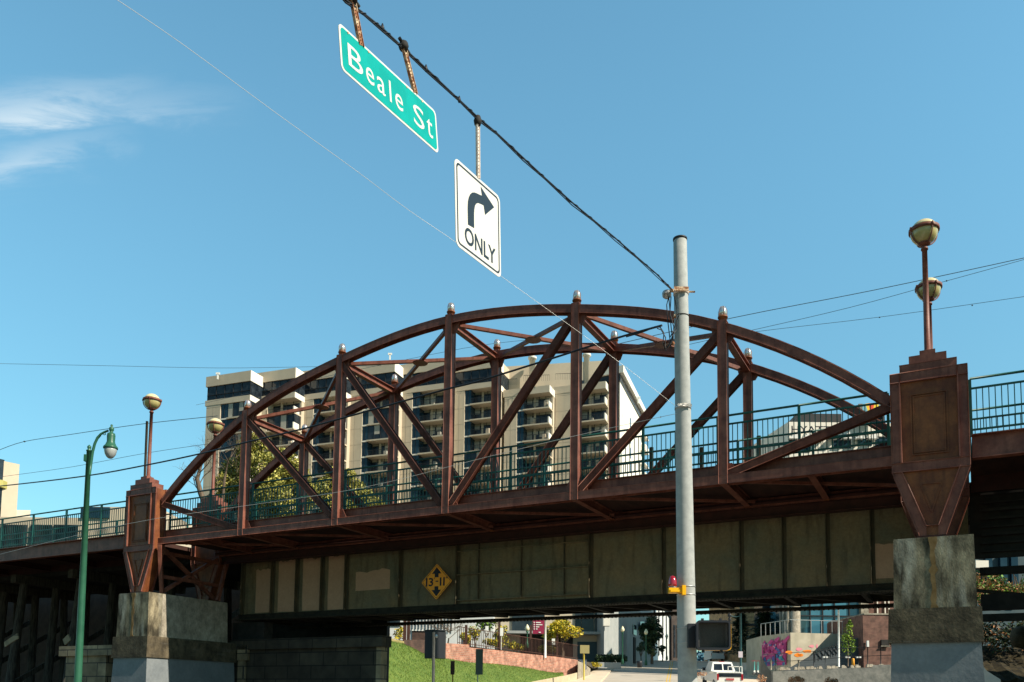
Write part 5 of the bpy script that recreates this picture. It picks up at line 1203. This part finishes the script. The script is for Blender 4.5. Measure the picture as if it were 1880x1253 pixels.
M=MB(TF); M.box(-.3,.3,-.06,-.03,.7,.85); M.build('number_plate',mat('plate_red',(.45,.08,.08)),TRK)
for sx in (-1,1):
    M=MB(TF); M.box(min(sx*.98,sx*.84),max(sx*.98,sx*.84),-.05,-.006,.72,1.18); M.build('tail_light',RED,TRK)
    M=MB(TF); M.box(min(sx*1.0,sx*1.24),max(sx*1.0,sx*1.24),3.6,3.7,1.25,1.5); M.build('mirror',PLAST,TRK)
    for yw in (1.0,4.4):
        M=MB(TF); P=[(sx*.9,yw+.28*cos(a*pi/8),.36+.28*sin(a*pi/8)) for a in range(17)]; M.tube(P,.11,8,0); M.build('wheel',PLAST,TRK)
M=MB(TF)
for x in (-.1,.25,.75,.95): M.box(x-.025,x+.025,.1,.15,1.3,1.75)
M.box(-.1,.95,.1,.15,1.7,1.75); M.build('ladder_rack',WHITE,TRK)
M=MB(TF); M.box(-.2,.2,2.5,2.6,1.98,2.03); M.build('brake_light',RED,TRK)
# far car + signals
fc=at(1318,1217,128); v=thing('delivery_van','small white van far up the street above the pickup roof','van',(fc.x,128,G(128))); M=MB(); VF=frame(fc.x,128,G(128))
M=MB(VF); M.box(-1,1,0,4.8,.4,1.9); M.frust((-1,1,.2,4.6),(-.85,.85,.4,3.4),1.9,2.4); M.build('body',CAR,v)
M=MB(VF); M.box(-.8,.8,-.02,0,1.3,1.85); M.build('rear_window',GLASS,v)
for sx in (-1,1): M=MB(VF); M.box(sx*.95-.05,sx*.95+.05,-.03,0,.9,1.25); M.build('tail_light',RED,v)
for sx in (-1,1):
    M=MB(VF); M.tube([(sx*.85,.9+.3*cos(a*pi/6),.33+.3*sin(a*pi/6)) for a in range(13)],.1,6); M.build('wheel',PLAST,v)
tw=MB(); 
for px,lb_ in ((1296,'far traffic signal on the wire, left of two'),(1309,'far traffic signal on the wire, right of two')):
    p=at(px,1208,135); root=thing('traffic_signal',lb_,'traffic signal',(p.x,135,p.z-.5),0,'far traffic signals over the street')
    M=MB(); M.box(p.x-.2,p.x+.2,134.9,135.2,p.z-.55,p.z+.55); M.build('housing',YEL,root); M=MB()
    for k in (-.35,0,.35): M.lathe(p.x,134.8,[(.12,p.z+k-.1),(.14,p.z+k),(.12,p.z+k+.1)],8)
    M.build('lens',PLAST,root)
    M=MB(); M.tube([(p.x,135.05,p.z+.5),(p.x,135.05,p.z+1.0)],.02,5); M.build('hanger',CABLE,root)
wire([(1265,1197,135),(1296,1200,135),(1309,1200,135),(1350,1196,135)],.03,CABLE,'far thin cable holding the two distant traffic signals')
wire([(1265,1186,140),(1300,1188,140),(1350,1187,140)],.025,WIREG,'far faint cable above the distant traffic signals')
M=MB()
for k in range(40): px=1255+k*2.6; p=at(px,1216,420); clump_leaves(M,p,(7,6,5+2*sin(k*1.1)),50,1.2,hollow=0)
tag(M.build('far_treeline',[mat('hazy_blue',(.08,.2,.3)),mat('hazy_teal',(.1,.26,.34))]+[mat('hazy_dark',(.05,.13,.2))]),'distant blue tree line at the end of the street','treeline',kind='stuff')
# terrace wall with glass building
TD=74
gb2=thing('glass_terrace_building','modern glass fronted building with concrete columns above the terrace wall','building',tuple(at(1500,1165,TD+6)))
D=TD+5; zf=at(1500,1166,D).z; zt=22.0
a=at(1462,1165,D); b=at(1584,1165,D); M=MB(); M.box(a.x,b.x,D,D+8,zf-1,zt); M.build('glass_front',mat('teal_glass',(.02,.05,.06),(.05,.17,.24),rough=.05,scale=.35,contrast=(.45,.55),stretch=(1,1,.35),spec=.9,detail=2),gb2)
M=MB(); 
for px in (1488,1511,1533,1560): p=at(px,1150,D-.1); M.box(p.x-.05,p.x+.05,D-.12,D-.01,zf,zt)
p=at(1500,1131,D-.1); M.box(a.x,b.x,D-.14,D-.01,p.z-.05,p.z+.05); M.build('mullion',DARK,gb2)
for px,r,Dc in ((1440,.2,D+2),(1449,.3,D+1),(1461,.42,D-1.5),(1434,.15,D+3)):
    p=at(px,1165,Dc); M=MB(); M.tube([(p.x,Dc,zf-.5),(p.x,Dc,zt+1)],r,20); M.build('column',CONCS,gb2)
p=at(1588,1165,D-.4); M=MB(); M.box(p.x-.35,p.x+.35,D-.5,D+2,zf-1,zt); M.build('column',CONCS,gb2)
p=at(1600,1140,D+2); M=MB(); M.box(at(1593,1140,D+2).x,at(1700,1140,D+2).x,D+2,D+8,zf-1,zt); M.build('side_wall',BRICKB,gb2)
for px in (1611,1625,1632): p=at(px,1120,D+1.9); M=MB(); M.box(p.x-.05,p.x+.05,D+1.85,D+1.99,zf+1,zt); M.build('mullion',CREAMW,gb2)
a=at(1400,1140,D+9); b=at(1470,1140,D+9); M=MB(); M.box(a.x,b.x,D+9,D+12,zf-2,zt); M.build('rear_wing',GLASS,gb2)
TWM=mat('terrace_concrete',(.40,.36,.27),(.5,.45,.35),rough=.9,scale=1.2,streak=((.26,.24,.19),(2,2,.3),.5,.75,.6))
tw_=thing('terrace_wall','tall tan concrete terrace wall with painted graffiti under the glass building','wall',tuple(at(1500,1225,TD)))
A=at(1398,1180,TD+3); B=at(1451.5,1180,TD-1.2); Cc=at(1586,1180,TD); ztw=at(1500,1164.5,TD).z; zlo=at(1500,1245,TD).z
M=MB(); M.xy([(A.x,A.y),(B.x,B.y),(Cc.x,Cc.y),(Cc.x,Cc.y+4.8),(A.x,A.y+5)],zlo,ztw); M.build('wall',TWM,tw_)
M=MB()
def rail_line(P,n):
    for i in range(len(P)-1):
        a,b=P[i],P[i+1]; M.beam((a.x,a.y,ztw+1.12),(b.x,b.y,ztw+1.12),.045,.045)
        for k in range(n[i]+1): q=a.lerp(b,k/n[i]); M.beam((q.x,q.y,ztw),(q.x,q.y,ztw+1.12),.045,.045)
rail_line([A+Vector((0,.1,0)),B+Vector((0,.1,0)),Cc+Vector((0,.1,0))],[6,7]); M.build('handrail',GALV,tw_)
# mural: abstract coloured shapes on the angled wall
md=(Vector((B.x,B.y,0))-Vector((A.x,A.y,0))); ml=md.length; md.normalize(); mn=Vector((md.y,-md.x,0))
mf=lambda x,y,d: Vector((A.x,A.y,0))+md*x+mn*(d)+Vector((0,0,zlo+y))
MH=ztw-zlo
random.seed(11)
mc=[mat('mural_pink',(.55,.07,.24)),mat('mural_magenta',(.35,.03,.16)),mat('mural_light_pink',(.75,.3,.45)),mat('mural_blue',(.06,.16,.4)),mat('mural_teal',(.06,.35,.4)),mat('mural_violet',(.16,.06,.25))]
M=MB(); put_poly(M,[(ml*.02,MH*.28),(ml*.86,MH*.28),(ml*.90,MH*.84),(ml*.7,MH*.80),(ml*.4,MH*.86),(ml*.12,MH*.80)],mf,0,.02)
pa=.024
for k in range(110):
    cx=random.uniform(.08,.84)*ml; cy=random.uniform(.30,.84)*MH; s=random.uniform(.07,.3); a=random.uniform(0,pi)
    n=random.choice((3,4,4,5)); P=[(cx+s*cos(a+2*pi*i/n)*random.uniform(.6,1.3),cy+s*.8*sin(a+2*pi*i/n)*random.uniform(.6,1.3)) for i in range(n)]
    low=cy<.5*MH; put_poly(M,P,mf,random.choice((3,4,5,3) if low else (0,1,2,2,3,1)),pa); pa+=.001
for (x0,y0_,x1,y1_) in ((.0,.88,.12,.76),(.78,.82,.98,.94),(.5,.88,.66,.94),(.3,.84,.42,.9)):
    put_poly(M,[(x0*ml,y0_*MH),(x1*ml,y1_*MH),((x1+.03)*ml,(y1_-.06)*MH),((x0+.06)*ml,(y0_-.08)*MH)],mf,0 if x0 else 2,pa); pa+=.002
for x in (.06,.84): put_poly(M,[(x*ml,.3*MH),((x+.05)*ml,.3*MH),((x+.05)*ml,.78*MH),(x*ml,.78*MH)],mf,0 if x<.5 else 1,pa)
M.build('mural',mc,tw_)
OR=mat('graffiti_orange',(.8,.22,.01)); PK=mat('graffiti_pink',(.7,.25,.3))
M=MB(); gf=lambda px,py,d: at(px,py,TD-.75-d)
for (cx,cy,rx,ry,m_) in ((1464,1203,8,4,0),(1482,1196,9,3.4,0),(1448,1198,7,4,0),(1470,1203,6,3,0),(1466,1192,7,4,1),(1500,1187,2,5,1),(1490,1187,5,3,1)):
    P=[(cx+rx*cos(a*.7)*random.uniform(.6,1.15),cy+ry*sin(a*.7)*random.uniform(.6,1.15)) for a in range(9)]
    b_=B; 
    n=len(M.v)
    for (x,y) in P:
        # project on wall plane B->Cc
        r=ray(x,y); dv=Vector((Cc.x-B.x,Cc.y-B.y)); nv=Vector((dv.y,-dv.x)).normalized(); Dq=(Vector((B.x,B.y)).dot(nv)+.02+.003*m_)/(r.x*nv.x+nv.y); M.v.append(Vector((r.x*Dq,Dq,r.z*Dq+EYE)))
    M.face([n+i for i in range(9)],m_)
M.build('graffiti',[OR,PK],tw_)
random.seed(5)
# dark sloped wall in front of the terrace
P=[(1455,1225),(1496,1201),(1520,1194),(1538,1188),(1566,1176),(1586,1166),(1586,1232),(1440,1232)]
M=MB(); D=TD-3; Q=[at(x,y,D) for x,y in P]; M.xz([(q.x,q.z) for q in Q],D,D+.5); solo(M,'ramp_wall',mat('shaded_slate_siding',(.06,.075,.085),(.09,.105,.115),rough=.8,scale=2,stretch=(.3,.3,6)),'sloping stair wall in front of the terrace, slate siding darkened for shade','stair wall')  # diagonal shade put into this wall's outline and dark tone
M=MB(); Q=[at(x,y-5,D) for x,y in P[1:5]]
for i in range(3): M.beam(Q[i],Q[i+1],.05,.05)
for i in range(3):
    for k in range(4): q=Q[i].lerp(Q[i+1],k/4); M.beam(q,q-Vector((0,0,.9)),.04,.04)
    for k in range(3): q=Q[i].lerp(Q[i+1],k/3); M.beam(q,q+Vector((.5,0,-.6)),.12,.02)
solo(M,'stair_railing',DARK,'dark stair railing on the slate sloping wall','railing')
bb=thing('brick_building','brown brick building with a dark window left of the right pier','building',tuple(at(1615,1225,70)))
a=at(1586,1225,70); b=at(1680,1225,70); M=MB(); zt=at(1600,1129,70).z; M.box(a.x,b.x,70,78,a.z-1,zt); M.build('wall',BRICKB,bb)
M=MB(); M.box(a.x+.1,b.x,69.95,78,zt,zt+.12); M.build('coping',CONCS,bb)
p=at(1618,1186,69.9); q=at(1632,1175,69.9); M=MB(); M.box(p.x,q.x,69.85,70.05,p.z,q.z); M.box(p.x-.05,q.x+.05,69.8,69.85,p.z-.1,p.z,1); M.build('window',[BLACK,CONCS],bb)
p=at(1593,1188,69.8); M=MB(); M.box(p.x-.08,p.x+.08,69.7,69.9,p.z,p.z+.5); M.build('wall_light',WHITE,bb)
M=MB(); a=at(1540,1225,66); b=at(1539.5,1112,66); M.tube([a,b],[.075,.06],10); solo(M,'white_pole',WHITE,'tall slim white pole in front of the dark sloping wall','pole')
b=at(1557,1224,67); yt=thing('young_tree','young upright tree with bright green leaves beside the white pole','tree',tuple(b)); M=MB(); M.tube([b,at(1557,1150,67)],[.05,.02],6); M.build('trunk',BARK,yt)
M=MB()
for px,py,r in ((1557,1150,4),(1562,1148,4),(1553,1165,6),(1560,1165,6),(1556,1178,8),(1565,1180,5),(1549,1172,4),(1558,1190,9),(1551,1186,6),(1567,1190,4),(1560,1142,2.5)): clump_leaves(M,at(px+random.uniform(-1,1),py,67),(r*.05,r*.05,r*.085),75,.075,hollow=0,w=(.4,.4,.2))
M.build('crown',LGR,yt)
ht_=thing('shade_tower','unseen plain tower block added off to the right to shade the street beyond the bridge','building',(58,90,0))
M=MB(); M.xy([(51,80),(61,97.5),(84,95),(72,74)],0,58); M.build('wall',CREAM,ht_)  # unseen tower, added and shaped to throw shade across the street
for zz in range(6,54,6):
    M=MB(); M.xy([(50.9,80.1),(60.8,97.5),(61,97.5),(51.1,80)],zz,zz+3); M.build('window',GLASS,ht_)
# low rough wall and clutter in front
solo(wallstrip([(1419,1262,1233,58),(1470,1262,1231.5,58),(1540,1262,1227,58),(1600,1262,1226,58),(1605,1262,1221.5,58),(1660,1262,1220,58)],.4),'low_wall',mat('rough_concrete',(.13,.14,.13),(.24,.24,.22),rough=.95,scale=2.5,bump=.6,bscale=8),'rough grey low wall along the lower right under the girder','low wall')
solo(wallstrip([(1398,1262,1205,61),(1404,1262,1218,60.5),(1411,1262,1228,60),(1419,1262,1236,59.5),(1427,1262,1252,59)],.3),'wing_wall',mat('wing_concrete',(.12,.115,.1),(.17,.16,.14),rough=.9,scale=2),'dark concrete wing wall sloping down left of the low rough wall','wing wall')
M=MB()
for k in range(60): 
    px=random.uniform(1425,1640); p=at(px,1230-(px-1425)*.035,58.2); s=random.uniform(.05,.16); M.frust((p.x-s,p.x+s,p.y-s,p.y+s),(p.x-s*.6,p.x+s*.5,p.y-s*.5,p.y+s*.6),p.z-.05,p.z+s)
tag(M.build('rubble',[CONCS]),'pale broken rubble lying on the low rough wall','rubble',kind='stuff')
fn=thing('wire_fence','thin dark post and wire fence in front of the mural wall','fence',tuple(at(1450,1225,60)))
for px,yt in ((1424,1201),(1494,1196),(1593,1188),(1617,1188)): M=MB(); a=at(px,1232,60); M.tube([a,at(px,yt,60)],.035,6); M.build('post',DARK,fn)
for y0_,y1_ in ((1201,1196),(1215,1212)):
    M=MB(); M.tube([at(1400,y0_+1,60),at(1424,y0_,60),at(1494,y1_,60),at(1560,y1_-6,60),at(1640,y1_-9,60)],.02,5); M.build('rail',DARK,fn)
for px,y0_,y1_,lb_ in ((1415.5,1211,1230,'pale concrete bollard at the left end of the rough wall'),(1466,1212,1231,'pale bollard in front of the orange graffiti')):
    a=at(px,y1_,59); b=at(px,y0_,59); M=MB(); M.tube([a,b],.06,8); solo(M,'bollard',CONCS,lb_,'bollard','pale bollards on the rough wall')
M=MB(); a=at(1566.5,1225,62); b=at(1566.5,1209,62); M.lathe(a.x,62,[(.11,a.z-.1),(.1,b.z-.05),(.06,b.z)],8); solo(M,'marker_post',mat('marker_orange',(.8,.35,.03)),'short orange marker post below the young tree','post')
for px,lb_ in ((1515,'small double floodlight on a stalk, left of the white pole'),(1556,'small floodlight on a stalk, right of the white pole'),(1576,'small floodlight beside the orange marker post')):
    a=at(px,1224,63); b=at(px,1208,63); M=MB(); M.tube([a,b],.02,5,1); M.box(b.x-.16,b.x-.04,62.9,63.05,b.z-.02,b.z+.1); M.box(b.x+.05,b.x+.17,62.9,63.05,b.z-.02,b.z+.1); M.beam(b+Vector((-.1,0,0)),b+Vector((.1,0,0)),.03,.03,1); solo(M,'floodlight',[WHITE,DARK],lb_,'floodlight','small floodlights by the low wall')
M=MB()
for px,py,r in ((1455,1249,8),(1470,1250,7),(1522,1251,8),(1532,1251,6),(1464,1246,5)): clump_leaves(M,at(px,py,52),(r*.034,.3,r*.03),200,.06,hollow=.1)
tag(M.build('dry_leaves',LDR),'reddish dry shrub leaves at the bottom edge before the rough wall','shrub',kind='stuff')
M=MB(); clump_leaves(M,at(1398,1247,58),(.35,.3,.3),160,.06,hollow=.1); clump_leaves(M,at(1286,1238,58),(.5,.3,.15),130,.06,hollow=.1); tag(M.build('verge_plants',LDR),'dry plants beside the pavement near the pickup','plants',kind='stuff')
# far right: planting and wall seen through the beams
rb=thing('roadside_building','blue grey building glimpsed between the black beams at the right edge','building',tuple(at(1840,1100,40)))
a=at(1770,1030,44); b=at(2000,1030,44); M=MB(); M.box(a.x,b.x,44,50,0,at(1840,1010,44).z); M.build('wall',mat('blue_wall',(.04,.075,.09),(.07,.1,.11),rough=.8,scale=1),rb)
for px in (1815,1842,1862): p=at(px,1040,43.9); M=MB(); M.box(p.x-.2,p.x+.15,43.8,44.02,p.z-2,p.z+.6); M.build('window',GLASSB,rb)
p=at(1790,1043,43.8); q=at(1813,1030,43.8); M=MB(); M.box(p.x,q.x,43.7,43.98,p.z,q.z); M.build('panel',CREAMW,rb)
M=MB()
for k in range(26):
    px=1790+k*4.2; clump_leaves(M,at(px,random.uniform(1062,1100),33+random.uniform(-1,1)),(.28,.25,.45),120,.07,hollow=.1,w=(.3,.25,.45))
o=solo(M,'shrub_row',[LGR[0],LDR[1],LGR[2]],'tangled green and tan shrubs between the black beams at the right edge','shrubs')
M=MB()
for k in range(26):
    px=1786+k*5; clump_leaves(M,at(px,random.uniform(1150,1185),30.5+random.uniform(-.6,.6)),(.35,.3,.4),90,.07,hollow=.1,w=(.5,.3,.2))
solo(M,'dark_shrub_row',[LDK[0],LDK[1],LDR[0]],'dark brush on the shaded bank under the lowest black beam','shrubs')
M=MB()
for k in range(30): px=random.uniform(1790,1890); p=at(px,1100,32.5); M.tube([p,p+Vector((random.uniform(-.4,.4),0,random.uniform(.5,1.0)))],.015,4)
solo(M,'dry_reeds',mat('reed',(.42,.24,.1)),'pale brown dry stalks among the shrubs at the right edge','reeds')
M=MB(); a=at(1775,1130,31); b=at(2000,1130,31); n0=16
for i in range(n0+1):
    for k in range(5): p=a.lerp(b,i/n0); M.v.append(Vector((p.x,28.2+k*.8,2.2+k*.42+random.uniform(-.1,.1)+ (0 if k else -2.5))))
for i in range(n0):
    for k in range(4): q=i*5+k; M.face([q,q+5,q+6,q+1])
struct(M,'earth_bank',mat('leaf_litter',(.008,.007,.004),(.045,.035,.015),rough=1,scale=5,bump=.8,bscale=12))
M=MB(); p=at(1876,1165,27)
M.lathe(p.x,p.y,[(.05,p.z-.45),(.27,p.z-.4),(.36,p.z-.12),(.3,p.z+.14),(.12,p.z+.25)],11); solo(M,'boulder',CONCD,'rounded grey boulder at the right edge in the shade','boulder')
